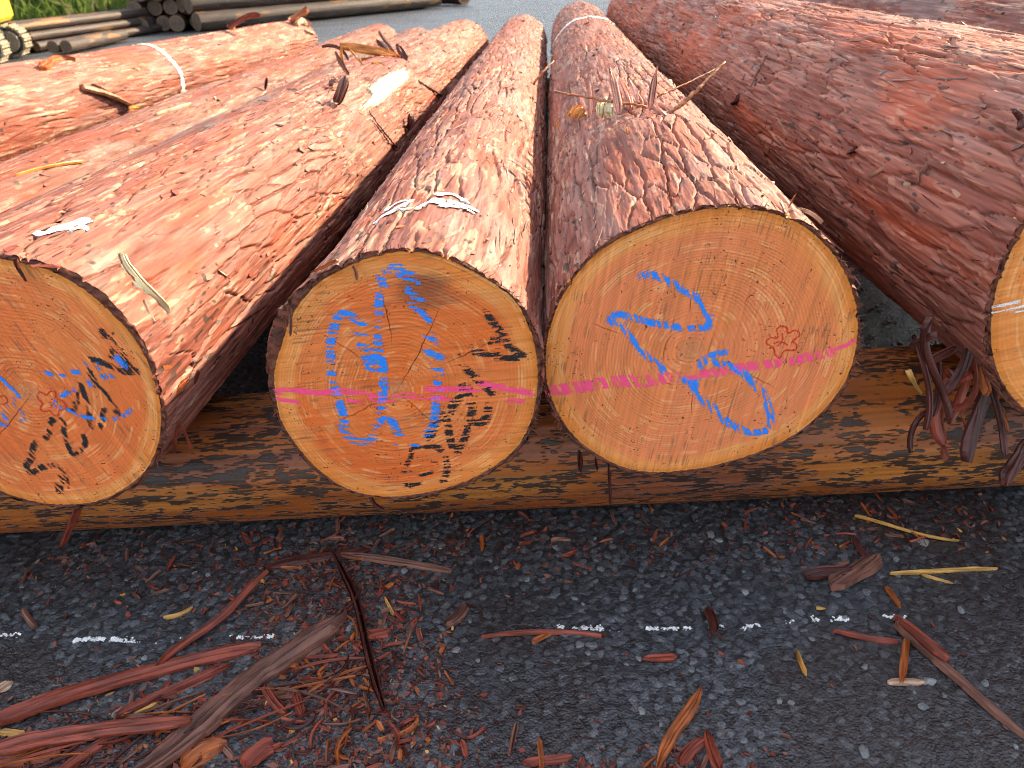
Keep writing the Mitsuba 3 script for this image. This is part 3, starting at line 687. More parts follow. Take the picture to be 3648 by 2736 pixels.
def asphalt_colour(p, n, uv):
    d1, d2, r = voronoi(p.x * STONE + 0.5 * noise(p.x * 190, p.y * 190, 1.0), p.y * STONE + 0.5 * noise(p.x * 190, p.y * 190, 7.0))
    g = noise(p.x * 900, p.y * 900, 2.0)
    c = mix((0.034, 0.037, 0.043), (0.086, 0.093, 0.106), r)
    c = mix(c, (0.170, 0.180, 0.195), smoothstep(0.86, 0.92, r) * 0.4)
    c = mix(c, (0.024, 0.025, 0.028), smoothstep(0.40, 0.65, d1))
    c = c * (0.6 + 0.8 * g)
    stain = smoothstep(0.50, 0.66, fbm(p.x * 5.0, p.y * 5.0 + 3, 4.0))
    return mix(c, (0.024, 0.013, 0.011), stain * 0.5)


def asphalt_bump(p, n, uv):
    return noise(p.x * 520, p.y * 520, 1.0) + 0.5 * noise(p.x * 1300, p.y * 1300, 4.0)


def asphalt_rough(p, n, uv):
    return 0.13 + 0.18 * noise(p.x * 60, p.y * 60, 2.0)


scene['asphalt_wet'] = {'type': 'bumpmap', 'scale': 0.0013, 'arbitrary': proc(asphalt_bump, 3e-4),
                        'bsdf': {'type': 'principled', 'base_color': proc(asphalt_colour), 'roughness': proc(asphalt_rough), 'specular': 0.75}}


def stone_colour(p, n, uv):
    k = noise(p.x * 60, p.y * 60, 1.0)
    return mix((0.09, 0.094, 0.10), (0.23, 0.235, 0.235), k) * (0.7 + 0.6 * noise(p.x * 800, p.y * 800, p.z * 800))


scene['stone_grey'] = {'type': 'principled', 'base_color': proc(stone_colour), 'roughness': 0.35, 'specular': 0.5}
for nm, col, ro in (('crayon_blue', (0.020, 0.230, 0.82), 0.5), ('crayon_black', (0.014, 0.015, 0.018), 0.45), ('crayon_pink', (0.95, 0.085, 0.235), 0.5), ('ink_red', (0.60, 0.035, 0.012), 0.6), ('chalk_white', (0.80, 0.80, 0.79), 0.6)):
    scene[nm] = {'type': 'twosided', 'bsdf': {'type': 'principled', 'base_color': {'type': 'rgb', 'value': col}, 'roughness': ro, 'specular': 0.4}}

# ------------------------------------------------------------------ the ground: one asphalt sheet


def slope(y):
    return -0.045 * np.where(y > 5.5, y - 5, np.where(y < 4.5, 0, (y - 4.5) ** 2 / 2))


def ground_height(x, y):
    d1, d2, r = nvor(x * STONE + 0.5 * nnoise(x * 190, y * 190, 1.0), y * STONE + 0.5 * nnoise(x * 190, y * 190, 7.0))
    near = 1 - sstep(1.2, 2.5, np.hypot(x, y - 0.6))
    h = near * (0.0026 * np.clip(0.62 - d1, 0, 1) * (0.3 + 1.2 * r) + 0.0012 * (nnoise(x * 420, y * 420, 3.0) - 0.5))
    return h + 0.004 * (nfbm(x * 9, y * 9, 5.0) - 0.5) + slope(y)


def graded(a, b, step, out, far):
    g = [np.arange(a, b, step)]
    lo, hi, st = [], [], step
    while st < 60 and (a - sum(lo)) > -far:
        st *= out
        lo.append(st)
    neg = a - np.cumsum(lo)
    pos = b + np.cumsum(lo)
    return np.concatenate([neg[::-1], g[0], pos])


xs, ys = graded(-0.68, 0.66, 0.0028, 1.16, 350), graded(0.45, 1.0, 0.0028, 1.16, 350)
X, Y = np.meshgrid(xs, ys)
ground_mesh = (np.stack([X, Y, ground_height(X, Y)], -1).reshape(-1, 3), grid_faces(len(ys), len(xs)))
put('asphalt', ply(ground_mesh, 'asphalt_wet', smooth=True))
tag('asphalt', 'dark wet coarse asphalt in front of and behind the logs', kind='structure')

rng = np.random.default_rng(11)
stone_shapes = []
for k in range(8):
    ico = trimesh.creation.icosphere(subdivisions=1)
    v = ico.vertices * (1 + rng.uniform(-0.28, 0.2, (len(ico.vertices), 1)))
    v = v * np.array([1, rng.uniform(0.6, 0.95), 0.42])
    stone_shapes.append(ply((v, ico.faces), 'stone_grey', smooth=False))
for k in range(110):
    x, y = rng.uniform(-0.58, 0.56), rng.uniform(0.47, 0.86)
    r = rng.choice([0.0035, 0.0045, 0.006, 0.0085], p=[.4, .35, .18, .07])
    put('stone', {**stone_shapes[k % 8], 'to_world': T().translate([x, y, float(ground_height(np.array([x]), np.array([y]))[0]) + r * 0.02]).rotate([0, 0, 1], float(rng.uniform(0, 360))).scale(float(r))}, 'asphalt')

# ------------------------------------------------------------------ the logs


def outline_fn(L):
    """Radius of the wooden end as a function of the angle."""
    if 'out' not in L:
        return lambda th: np.full(np.shape(th), L['r0'])
    q = np.array(L['out'], float) / 1000
    th, r = np.arctan2(q[:, 1], q[:, 0]), np.hypot(q[:, 0], q[:, 1])
    free = [a for a in np.arange(-np.pi, np.pi, 0.2) if np.abs(np.angle(np.exp(1j * (th - a)))).min() > 0.35]
    th, r = np.r_[th, free], np.r_[r, [L['r0']] * len(free)]
    o = np.argsort(th)
    th, r = th[o], r[o]
    g = np.linspace(-np.pi, np.pi, 721)[:-1]
    v = np.interp(g, th, r, period=2 * np.pi)
    k = np.exp(-0.5 * (np.arange(-14, 15) / 5.0) ** 2)
    v = np.convolve(np.r_[v[-14:], v, v[:14]], k / k.sum(), 'valid')
    return lambda a: np.interp(a, g, v, period=2 * np.pi)


def theta_grid(n_fine, n_rest, lo, hi):
    """Angles once round, the seam at the underside, denser between lo and hi (degrees)."""
    return np.radians(np.concatenate([np.linspace(lo, hi, n_fine, endpoint=False), np.linspace(hi, lo + 360, n_rest, endpoint=False)]))


def bark_relief(s, t, o, amp):
    dist, r1 = nplates(*plate_uv(s, t, o, nnoise), PW, PL)
    dsc, r2 = nplates(*scale_uv(s, t, o, nnoise), 0.0065, 0.042)
    open_ = sstep(0.36, 0.60, nfbm(s * 18, t * 7 + o, 2.0))
    crack = np.exp(-(dist / (0.0007 + 0.0007 * open_)) ** 2) * (0.10 + 0.90 * open_)
    h = 0.0024 * (r1 - 0.5) * sstep(0.0, 0.0018, dist) + 0.0011 * (r2 - 0.5) * sstep(0, 0.0012, dsc) - 0.0055 * crack
    h += 0.0012 * (nnoise(s * 230 + o, t * 55, 8.0) - 0.5) * sstep(0.35, 0.6, nnoise(s * 30, t * 12 + o, 3.0))
    h += 0.0016 * (nnoise(s * 170 + o, t * 9, 4.0) - 0.5) + 0.0008 * (nnoise(s * 420, t * 22, o) - 0.5)
    h += 0.0042 * (nfbm(s * 7 + o, t * 2.6, 1.0) - 0.5)
    return amp * h


def log_surface(L, idx, nt, ntheta, y0, amp=1.0, bumps=(), rim=True, thick=0.0045):
    """The bark of a log as one displaced tube, its sawn rim included: (mesh, uv)."""
    n, u, v, ln = frame(L['p0'], L['p1'])
    fo = outline_fn(L)
    th = theta_grid(int(ntheta * 0.88), ntheta - int(ntheta * 0.88), -28, 208)
    th = np.r_[th, th[0] + 2 * np.pi]
    sgrid = np.linspace(0, 1, nt)
    t = y0 * (np.exp(sgrid * math.log((y0 + ln) / y0)) - 1)
    TH, TT = np.meshgrid(th, t)
    rm = 0.5 * (L['r0'] + L['r1'])
    S = TH * rm
    R0 = fo(TH) + thick * (0.45 + 1.1 * nfbm(np.cos(TH) * 5 + idx, np.sin(TH) * 5, 2.0))
    if 'thick_at' in L:
        a, w, extra = L['thick_at']
        R0 = R0 + extra * np.exp(-((np.angle(np.exp(1j * (TH - a)))) / w) ** 2) * np.exp(-TT / 0.12)
    f = sstep(0.0, 1.0, np.clip(TT / 1.2, 0, 1))
    circ = L['r0'] + (L['r1'] - L['r0']) * TT / ln + thick
    R = R0 * (1 - f) + f * circ - (1 - f) * (L['r0'] - L['r1']) * TT / ln
    R = R + f * 0.010 * (nfbm(np.cos(TH) * 2 + 3 * idx, np.sin(TH) * 2, TT * 1.3) - 0.5)
    for a, tt, sa, st, hh in bumps:
        R = R + hh * np.exp(-((TH - a) / sa) ** 2 - ((TT - tt) / st) ** 2)
    R = R + bark_relief(S, TT, idx * 7.3, amp)
    ax = TT.copy()
    rows_R, rows_A, rows_U, rows_V = [R], [ax], [S + 10 * idx], [TT]
    if rim:
        w = fo(th)
        outer = R[0]
        rag = lambda k, m: m * (nnoise(th * rm * 260 + k, k, idx) - 0.5) + m * (nnoise(th * rm * 90 + k, k, idx) - 0.5)
        fr = [-0.25, 0.0, 0.25, 0.5, 0.75, 0.95]
        rr = np.array([w + (outer - w) * q - (0.0015 if q < 0 else 0) for q in fr])
        aa = np.array([0 * th + 0.0035, 0.0003 + rag(1, .0008), -0.0005 + rag(2, .005), rag(3, .006), 0.0005 + rag(4, .006), 0.001 + rag(5, .005)])
        rows_R.insert(0, rr)
        rows_A.insert(0, aa)
        rows_U.insert(0, np.repeat((th * rm + 10 * idx)[None], 6, 0))
        rows_V.insert(0, -1 - rr)
        ax[0] += 0.0015
    R, A, U, V = (np.vstack(q) for q in (rows_R, rows_A, rows_U, rows_V))
    P = np.array(L['p0']) + A[..., None] * n + R[..., None] * (np.cos(np.vstack([TH[:1]] * len(R)))[..., None] * u + np.sin(np.vstack([TH[:1]] * len(R)))[..., None] * v)
    return (P.reshape(-1, 3), grid_faces(*R.shape)[:, ::-1]), np.stack([U.ravel(), V.ravel()], 1)


def surface_point(L, th, t, lift=0.0, idx=None, amp=1.0):
    n, u, v, ln = frame(L['p0'], L['p1'])
    th, t = np.asarray(th, float), np.asarray(t, float)
    fo = outline_fn(L)
    f = sstep(0.0, 1.0, np.clip(t / 1.2, 0, 1))
    k = L.get('thick', 0.0045)
    R0 = fo(th) + k * (0.45 + 1.1 * nfbm(np.cos(th) * 5 + L['id'], np.sin(th) * 5, 2.0))
    R = R0 * (1 - f) + f * (L['r0'] + (L['r1'] - L['r0']) * t / ln + k) - (1 - f) * (L['r0'] - L['r1']) * t / ln
    R = R + f * 0.010 * (nfbm(np.cos(th) * 2 + 3 * L['id'], np.sin(th) * 2, t * 1.3) - 0.5)
    for a, tt, sa, st, hh in L.get('bumps', ()):
        R = R + hh * np.exp(-((th - a) / sa) ** 2 - ((t - tt) / st) ** 2)
    R = R + bark_relief(th * 0.5 * (L['r0'] + L['r1']), t, L['id'] * 7.3, L.get('amp', 1.0)) + lift
    nor = np.cos(th)[..., None] * u + np.sin(th)[..., None] * v
    return np.array(L['p0']) + t[..., None] * n + R[..., None] * nor, nor, n


def cut_face(L, idx, checks=(), pith=(0, 0)):
    """The sawn wooden end: a disc of the log's own outline with its drying cracks cut in."""
    n, u, v, ln = frame(L['p0'], L['p1'])
    fo = outline_fn(L)
    th = np.linspace(-np.pi, np.pi, 420, endpoint=False)
    r = fo(th) + 0.0012 * (nnoise(th * 60, idx, 1.0) - 0.5)
    poly = np.stack([r * np.cos(th), r * np.sin(th)], 1)
    body = m3.Manifold.extrude(m3.CrossSection([poly]), 0.03).translate((0, 0, -0.03))
    crng = np.random.default_rng(idx + 50)
    for w, line in checks:
        q = resample(np.array(line, float) / 1000, 0.006)
        q = q + crng.normal(0, 0.0005, q.shape)
        d = np.gradient(q, axis=0)
        d /= np.linalg.norm(d, axis=1, keepdims=True)
        nn = np.stack([-d[:, 1], d[:, 0]], 1)
        ww = w / 2000 * np.sin(np.linspace(0.25, np.pi - 0.1, len(q)))[:, None]
        cs = m3.CrossSection([np.vstack([q + nn * ww, (q - nn * ww)[::-1]])], m3.FillRule.NonZero)
        body = body - m3.Manifold.extrude(cs, 0.02).translate((0, 0, -0.012))
    body = body.refine_to_length(0.009)
    m = body.to_mesh()
    V, F = np.array(m.vert_properties[:, :3]), np.array(m.tri_verts)
    q = V[:, :2] - np.array(pith) / 1000
    ang, rad = np.arctan2(q[:, 1], q[:, 0]), np.hypot(*q.T)
    lo, hi = np.zeros(len(q)), np.full(len(q), 0.5)           # distance from the pith to the outline, by bisection
    for _ in range(22):
        mid = 0.5 * (lo + hi)
        e = np.array(pith) / 1000 + mid[:, None] * np.stack([np.cos(ang), np.sin(ang)], 1)
        inside = np.hypot(*e.T) < fo(np.arctan2(e[:, 1], e[:, 0]))
        lo, hi = np.where(inside, mid, lo), np.where(inside, hi, mid)
    rho = rad / lo
    uv = np.stack([rho * np.cos(ang) + 10 * idx, rho * np.sin(ang)], 1)
    P = np.array(L['p0']) + V[:, :1] * u + V[:, 1:2] * v - V[:, 2:] * n
    return (P, F), uv


def plain_end(L, near=False):
    """A simple sawn end for the ends no one looks at closely."""
    n, u, v, ln = frame(L['p0'], L['p1'])
    th = np.linspace(0, 2 * np.pi, 48, endpoint=False)
    r = np.linspace(0.0, 1.0, 8)
    RR, TH = np.meshgrid(r, th, indexing='ij')
    Q = RR[..., None] * (np.cos(TH)[..., None] * u + np.sin(TH)[..., None] * v) * (L['r0' if near else 'r1'] + 0.003)
    P = np.array(L['p0']) + 0.004 * n + Q if near else np.array(L['p1']) - 0.004 * n + Q
    uv = np.stack([RR * np.cos(TH) + 40, RR * np.sin(TH)], -1)
    f = grid_faces(8, 48, True)
    return (P.reshape(-1, 3), f[:, ::-1] if near else f), uv.reshape(-1, 2)


def wax_marks(L, strokes, hatch_deg, rng, ridge=2.1, flake=(1.0, 3.4), what_pink=False):
    """Crayon strokes on the rough sawn face: hundreds of small raised crumbs of wax that caught on the saw ridges."""
    n, u, v, ln = frame(L['p0'], L['p1'])
    h = np.radians(hatch_deg)
    hd, hn = np.array([math.cos(h), math.sin(h)]), np.array([-math.sin(h), math.cos(h)])
    V, F, c = [], [], 0
    for w, dens, pts in strokes:
        w, dens = (w * (1.9 if what_pink else 1.3), dens + (0.12 if what_pink else 0)) if dens < 1 else (w, dens)
        P = resample(np.array(pts, float), 0.5) if len(pts) != 2 else np.array(pts[0]) + np.linspace(0, 1, 40)[:, None] * (np.array(pts[1], float) - np.array(pts[0]))
        seg = np.linalg.norm(np.diff(P, axis=0), axis=1).sum()
        num = int(seg * w * 0.85 / (flake[0] * flake[1]) * 5.5)
        k = rng.integers(0, len(P), num)
        q = P[k] + (rng.random((num, 2)) - 0.5) * w * 0.86
        rd = nnoise((q @ hn) / ridge, (q @ hd) / 16.0, 3.0)
        pa = nnoise(q[:, 0] / 5.5, q[:, 1] / 5.5, 8.0)
        keep = 0.66 * sstep(0.25, 0.75, rd) + 0.34 * pa > 0.50 - 0.42 * (dens - 0.5)
        if dens >= 1:
            keep[:] = True
        q = q[keep]
        m = len(q)
        a = flake[1] * rng.uniform(0.45, 1.0, m)[:, None] * 0.5
        b = flake[0] * rng.uniform(0.5, 1.0, m)[:, None] * 0.5
        sk = rng.uniform(-0.4, 0.4, (m, 4, 1)) * b[:, None]
        quad = np.stack([q - a * hd - b * hn, q + a * hd - b * hn * .6, q + a * hd * .9 + b * hn, q - a * hd * .8 + b * hn * .7], 1) + sk * hd
        quad /= 1000
        z = 0.0004 + rng.uniform(0, 0.0003, (m, 1))
        P3 = np.array(L['p0']) + quad[..., :1] * u + quad[..., 1:] * v - z[..., None] * n
        V.append(P3.reshape(-1, 3))
        F.append(c + np.arange(m)[:, None] * 4 + np.arange(4)[None])
        c += 4 * m
    return np.vstack(V), np.vstack(F)


def surface_marks(L, strokes, rng, ln_mm=5.0):
    """White paint or chalk dabbed on bark: small patches that follow the relief."""
    th, tt, off = [], [], []
    rm = 0.5 * (L['r0'] + L['r1'])
    for w, pts in strokes:
        P = np.array(pts, float)
        Q = resample(np.stack([P[:, 0] * rm, P[:, 1]], 1), 0.001)
        num = int(len(Q) * w * 2.4) + 8
        k = rng.integers(0, len(Q), num)
        q = Q[k] + (rng.random((num, 2)) - 0.5) * [w / 1000, w / 1000]
        th.append(q[:, 0] / rm)
        tt.append(q[:, 1])
    th, tt = np.concatenate(th), np.concatenate(tt)
    V, c = [], 0
    for dth, dt in ((-.0026, -.0011), (.0026, -.0013), (.0028, .0013), (-.0024, .0011)):
        p, nor, ax = surface_point(L, th + dth / rm * rng.uniform(.5, 1, len(th)), tt + dt * rng.uniform(.6, 1.2, len(th)), 0.0018)
        V.append(p)
    V = np.stack(V, 1).reshape(-1, 3)
    return V, np.arange(len(V)).reshape(-1, 4)


def rim_fibres(L, rng, n=260, lo=-0.6, hi=3.8):
    th = rng.uniform(lo, hi, n)
    p, nor, ax = surface_point(L, th, np.full(n, 0.002), -0.003)
    tang = np.cross(ax, nor)
    d = nor * rng.uniform(0.2, 1.0, (n, 1)) - ax * rng.uniform(-0.1, 0.8, (n, 1)) + tang * rng.normal(0, 0.7, (n, 1))
    d /= np.linalg.norm(d, axis=1, keepdims=True)
    ln = 0.002 + 0.012 * rng.random(n) ** 4
    s = np.cross(d, ax) + 1e-3
    s /= np.linalg.norm(s, axis=1, keepdims=True)
    w = rng.uniform(0.0003, 0.0009, (n, 1))
    q = np.cross(s, d)
    A, B, C, D = p + s * w, p - s * w, p + q * w, p + d * ln[:, None] + rng.normal(0, 0.0012, (n, 3))
    V = np.stack([A, B, C, D], 1).reshape(-1, 3)
    F = (np.arange(n)[:, None, None] * 4 + np.array([[0, 1, 3], [1, 2, 3], [2, 0, 3], [0, 2, 1]])[None]).reshape(-1, 3)
    cols = np.array([RED, MAROON, BROWN, ORANGE])[rng.choice(4, n, p=[.4, .25, .25, .1])]
    return trimesh.Trimesh(V, F, process=False), np.repeat(cols, 4, 0)


def loose_scales(L, rng, n, t_max, long=False):
    ln = frame(L['p0'], L['p1'])[3]
    th = np.radians(rng.uniform(-10, 190, n))
    t = np.minimum(0.01 + t_max * rng.random(n) ** 1.4, ln - 0.02)
    p, nor, ax = surface_point(L, th, t, 0.0006)
    tang = np.cross(np.broadcast_to(ax, nor.shape), nor)
    d = ax * rng.choice([-1, 1], (n, 1)) + tang * rng.normal(0, 0.35, (n, 1))
    grow = 1 + 1.0 * t / 3
    size = (0.0035 + 0.015 * rng.random(n) ** 3) * grow
    wide = rng.uniform(0.15, 0.4, n)
    if long:                                  # fibrous shreds of bark lying lengthwise
        d = ax * rng.choice([-1, 1], (n, 1)) + tang * rng.normal(0, 0.10, (n, 1))
        size, wide = rng.uniform(0.018, 0.060, n) * grow, rng.uniform(0.018, 0.05, n)
    cols = np.array([RED, MAROON, BROWN, (0.25, 0.11, 0.08), (0.42, 0.25, 0.17), ORANGE])[rng.choice(6, n, p=[.32, .24, .26, .10, .03, .05])]
    return flakes(p, d, nor, size, size * wide, np.minimum(size * rng.uniform(0.05, 0.32, n) ** 1.2, 0.0022 if long else 9), rng, cols * rng.uniform(0.7, 1.3, (n, 1)))


LOG['H'] = dict(p0=(1.125, 0.75, 0.42), p1=(1.03, 4.0, 0.31), r0=0.20, r1=0.17)
ORDER = 'ABCDEFGH'
SPEC = {
    'A': ('reddish log at left, cut end with black strokes and faint blue dashes', dict(nt=310, ntheta=500, y0=0.85)),
    'B': ('log in the middle, cut end with large blue and black strokes and radial cracks', dict(nt=320, ntheta=500, y0=0.85)),
    'C': ('largest log right of the middle, blue numerals and red flower stamp on its end', dict(nt=320, ntheta=520, y0=0.85)),
    'D': ('thick dark red log at right, yellow cut end with white streaks at the frame edge', dict(nt=310, ntheta=500, y0=0.85)),
    'E': ('far left log with a white painted ring round it and torn bark on top', dict(nt=200, ntheta=210, y0=2.0)),
    'F': ('log beside the white ringed one, with a long orange crack in its bark', dict(nt=200, ntheta=210, y0=1.2)),
    'G': ('narrow strip of log showing left of the log with the bare white wood patch', dict(nt=200, ntheta=210, y0=1.2)),
    'H': ('grey brown log at the top right corner behind the thick dark red log', dict(nt=180, ntheta=200, y0=1.2)),
}
LOG['B']['thick_at'] = (2.6, 0.55, 0.009)
LOG['A']['thick_at'] = (0.75, 0.35, 0.005)
LOG['C']['bumps'] = [(1.72, 0.36, 0.55, 0.11, 0.012)]
LOG['A']['bumps'] = [(0.95, 1.55, 0.35, 0.16, 0.012)]
LOG['D']['amp'], LOG['D']['thick'] = 1.1, 0.007
CHECKS = {'B': [(0.9, c) for c in CHECK_B], 'C': [(0.8, c) for c in CHECK_C], 'A': [(0.8, [(9, -5), (-20, -35), (-60, -70)])], 'D': []}
PITHS = {'A': (9, -5), 'B': (-10, -4), 'C': (-8, 3), 'D': (10, 5)}
LOGKEY = {}
for i, nm in enumerate(ORDER):
    L = LOG[nm]
    L['id'] = i
    label, opt = SPEC[nm]
    k = LOGKEY[nm] = root('log')
    rng = np.random.default_rng(100 + i)
    tag(k, label, 'log', 'logs lying side by side on the support log')
    mesh, uv = log_surface(L, i, amp=L.get('amp', 1.0), bumps=L.get('bumps', ()), thick=L.get('thick', 0.0045), **opt)
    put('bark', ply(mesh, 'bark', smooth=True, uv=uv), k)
    mesh, uv = cut_face(L, i, CHECKS[nm], PITHS[nm]) if nm in 'ABCD' else plain_end(L, True)
    put('cut_end', ply(mesh, 'end_grain', smooth=False, uv=uv), k)
    mesh, uv = plain_end(L)
    put('cut_end', ply(mesh, 'end_grain', smooth=False, uv=uv), k)
    if nm in 'ABCD':
        m, c = rim_fibres(L, rng, 900)
        tag(put('rim_fibres', ply(m, 'scraps', color=c), k), kind='stuff')
    m, c = loose_scales(L, rng, 700 if nm in 'ABCD' else 350, 3.3)
    tag(put('bark_scales', ply(m, 'scraps', color=c), k), kind='stuff')
    m, c = loose_scales(L, rng, 420 if nm in 'ABCD' else 200, 3.3, True)
    tag(put('bark_shreds', ply(m, 'scraps', color=c), k), kind='stuff')

rng = np.random.default_rng(5)
for nm, what, bs, hatch, lab, flake, ridge in (
        ('B', 'B_blue', 'crayon_blue', -8, 'blue crayon strokes', (1.0, 4.0), 2.4), ('B', 'B_black', 'crayon_black', 5, 'black crayon strokes', (0.9, 2.6), 1.9),
        ('B', 'B_pink', 'crayon_pink', -3, 'thin double pink line', (0.7, 2.6), 1.5), ('C', 'C_blue', 'crayon_blue', -68, 'blue crayon numerals', (1.0, 2.4), 1.7),
        ('C', 'C_pink', 'crayon_pink', -62, 'pink line rising to the right', (0.8, 2.2), 1.8), ('C', 'C_stamp', 'ink_red', 20, 'red stamped flower outline', (0.8, 1.2), 1.5),
        ('A', 'A_black', 'crayon_black', -58, 'black crayon strokes', (0.9, 2.6), 1.7), ('A', 'A_blue', 'crayon_blue', -60, 'faint broken blue dashes', (0.8, 2.0), 2.2),
        ('A', 'A_stamp', 'ink_red', 20, 'faint red stamped flowers', (0.55, 0.9), 1.5), ('D', 'D_white', 'chalk_white', 12, 'white chalk streaks', (0.6, 3.0), 1.2)):
    mesh = wax_marks(LOG[nm], MARK[what], hatch, rng, ridge, flake, bs == 'crayon_pink')
    k = put({'crayon_blue': 'blue_mark', 'crayon_black': 'black_mark', 'crayon_pink': 'pink_mark', 'ink_red': 'red_stamp', 'chalk_white': 'white_mark'}[bs], ply(mesh, bs), LOGKEY[nm])
    tag(k, lab)
tag(put('white_mark', ply(surface_marks(LOG['B'], CHALK_B, rng), 'chalk_white'), LOGKEY['B']), 'white chalk scribble on the bark')
tag(put('white_mark', ply(surface_marks(LOG['A'], CHALK_A, rng), 'chalk_white'), LOGKEY['A']), 'white chalk scribble on the bark')
ring = lambda t0, w, dt: [(w, [(a, t0 + dt * math.sin(a * 1.3) + 0.004 * math.sin(7 * a)) for a in np.linspace(-0.3, 3.5, 40)])]
tag(put('white_ring', ply(surface_marks(LOG['C'], ring(2.42, 34, 0.03), rng), 'chalk_white'), LOGKEY['C']), 'white painted ring near the far end')
tag(put('white_ring', ply(surface_marks(LOG['E'], ring(2.23, 17, 0.0), rng), 'chalk_white'), LOGKEY['E']), 'white painted ring round the bark')

# bare wood where the bark came off the left log, following its surface
poly = np.array(BARE_A)
cx = poly.mean(0)
loop = resample(np.vstack([poly, poly[:1]]), 0.02)
rows = []
rng = np.random.default_rng(8)
jag = 1 + 0.05 * rng.normal(0, 1, len(loop))
for f, lift in ((0.0, .012), (0.45, .0115), (0.8, .0105), (0.97, .009), (1.0, -.003)):
    q = cx + (loop - cx) * (f if f < 0.9 else f * jag[:, None])
    p, nor, ax = surface_point(LOG['A'], q[:, 0], q[:, 1], 0.0)
    rows.append(p + nor * (lift - 0.005))
P = np.vstack(rows)
uv = np.stack([P[:, 0] * 1.0, P[:, 1]], 1)
tag(put('bare_wood', ply((P, grid_faces(5, len(loop))), 'tone_cream', smooth=True, uv=uv), LOGKEY['A']), 'pale cream patch of bare wood')

# ------------------------------------------------------------------ the logs they lie on


def support(name, label, p0, p1, r0, r1, idx, nt, nth, seed, split=False):
    n, u, v, ln = frame(p0, p1)
    th = np.r_[np.linspace(0, 2 * np.pi, nth, endpoint=False), 2 * np.pi] - np.pi / 2
    t = np.linspace(0, ln, nt)
    TH, TT = np.meshgrid(th, t)
    R = r0 + (r1 - r0) * TT / ln
    S = TH * 0.5 * (r0 + r1)
    R = R + 0.006 * (nfbm(np.cos(TH) * 2, np.sin(TH) * 2, TT * 2.2 + idx) - 0.5) + 0.0016 * (nnoise(S * 120, TT * 5, idx) - 0.5) + 0.001 * (nnoise(S * 300, TT * 20, 3) - 0.5)
    if split:                                    # a long drying split on the camera side of the right half
        a = np.radians(143) + 0.05 * np.sin(TT * 4) + 0.03 * (nnoise(TT * 30, 1, 1) - 0.5)
        dep = sstep(2.30, 2.5, TT)
        R = R - dep * 0.016 * np.exp(-((TH - a) * 0.1 / 0.0042) ** 2) - dep * 0.004 * sstep(-0.05, 0.0, TH - a) * (1 - sstep(0.0, 0.5, TH - a))
    P = np.array(p0) + TT[..., None] * n + R[..., None] * (np.cos(TH)[..., None] * u + np.sin(TH)[..., None] * v)
    k = root(name)
    tag(k, label, 'log')
    put('trunk', ply((P.reshape(-1, 3), grid_faces(nt, nth + 1)[:, ::-1]), 'peeled_wood', smooth=True, uv=np.stack([S.ravel() + 10 * idx, TT.ravel()], 1)), k)
    for near in (True, False):
        mesh, uv = plain_end(dict(p0=p0, p1=p1, r0=r0 - 0.004, r1=r1 - 0.004), near)
        put('cut_end', ply(mesh, 'end_grain', uv=uv), k)
    return k


support('support_log', 'peeled orange log with black bark flecks lying crosswise under the cut ends', (-2.05, 0.942, 0.070), (1.75, 0.981, 0.1195), 0.0685, 0.120, 0, 800, 130, 1, True)
support('support_log', 'added log, mostly unseen, lying crosswise under the middle to block light beneath', (-1.55, 2.22, 0.072), (1.55, 2.25, 0.078), 0.072, 0.078, 2, 200, 60, 3)  # added to block light coming through the tunnel under the logs
support('support_log', 'log lying crosswise under the far ends of the logs', (-1.35, 3.72, 0.052), (1.45, 3.74, 0.055), 0.052, 0.055, 1, 300, 60, 2)

# ------------------------------------------------------------------ loose bark and wood on and around the logs
CAT = dict(bark_strip='bark strip', bark_flake='bark flake', twig='twig', straw='straw', wood_stick='stick', wood_chip='wood chip')
seed = 1000
FIRST = {}


def piece(parent, kind, label, tone, w, th, pts):
    global seed
    seed += 1
    P = np.array(pts, float) / 1000
    if kind == 'twig':
        Q = resample(P, 0.006)
        jr = np.random.default_rng(seed)
        Q = Q + jr.normal(0, 0.0006, Q.shape)
        rad = 0.5 * w / 1000 * np.linspace(1.0, 0.55, len(Q)) * (1 + 0.15 * jr.normal(0, 1, len(Q)))
        mesh, uv = tube(Q, np.abs(rad) + 0.0003, 7, seed), None
        uv = np.stack([np.arange(len(mesh.vertices)) * 0.0013, mesh.vertices[:, 0] + mesh.vertices[:, 1]], 1)
        shape = ply(mesh, 'tone_' + tone, smooth=True, uv=uv)
    else:
        face = (0, -0.9, 0.35) if kind in ('bark_shred', 'bark_fibre') else (0, -0.5, 0.86)
        mesh, uv = strip(P, w / 1000, th / 1000, seed, face, curl=0.3 if kind in ('bark_shred', 'bark_curl', 'bark_flap') else 0.04 if kind == 'wood_stick' else 0.16,
                         step=0.006, taper=0.5 if kind in ('splinter', 'straw', 'bark_fibre', 'bare_wood') else 0.06 if kind == 'wood_stick' else 0.25)
        shape = ply(mesh, 'tone_' + tone, smooth=False, uv=uv)
    if parent:
        k = put(kind, shape, LOGKEY[parent])
        if label:
            tag(k, label)
    else:
        k = root(kind)
        scene[k] = shape
        tag(k, label, CAT[kind])


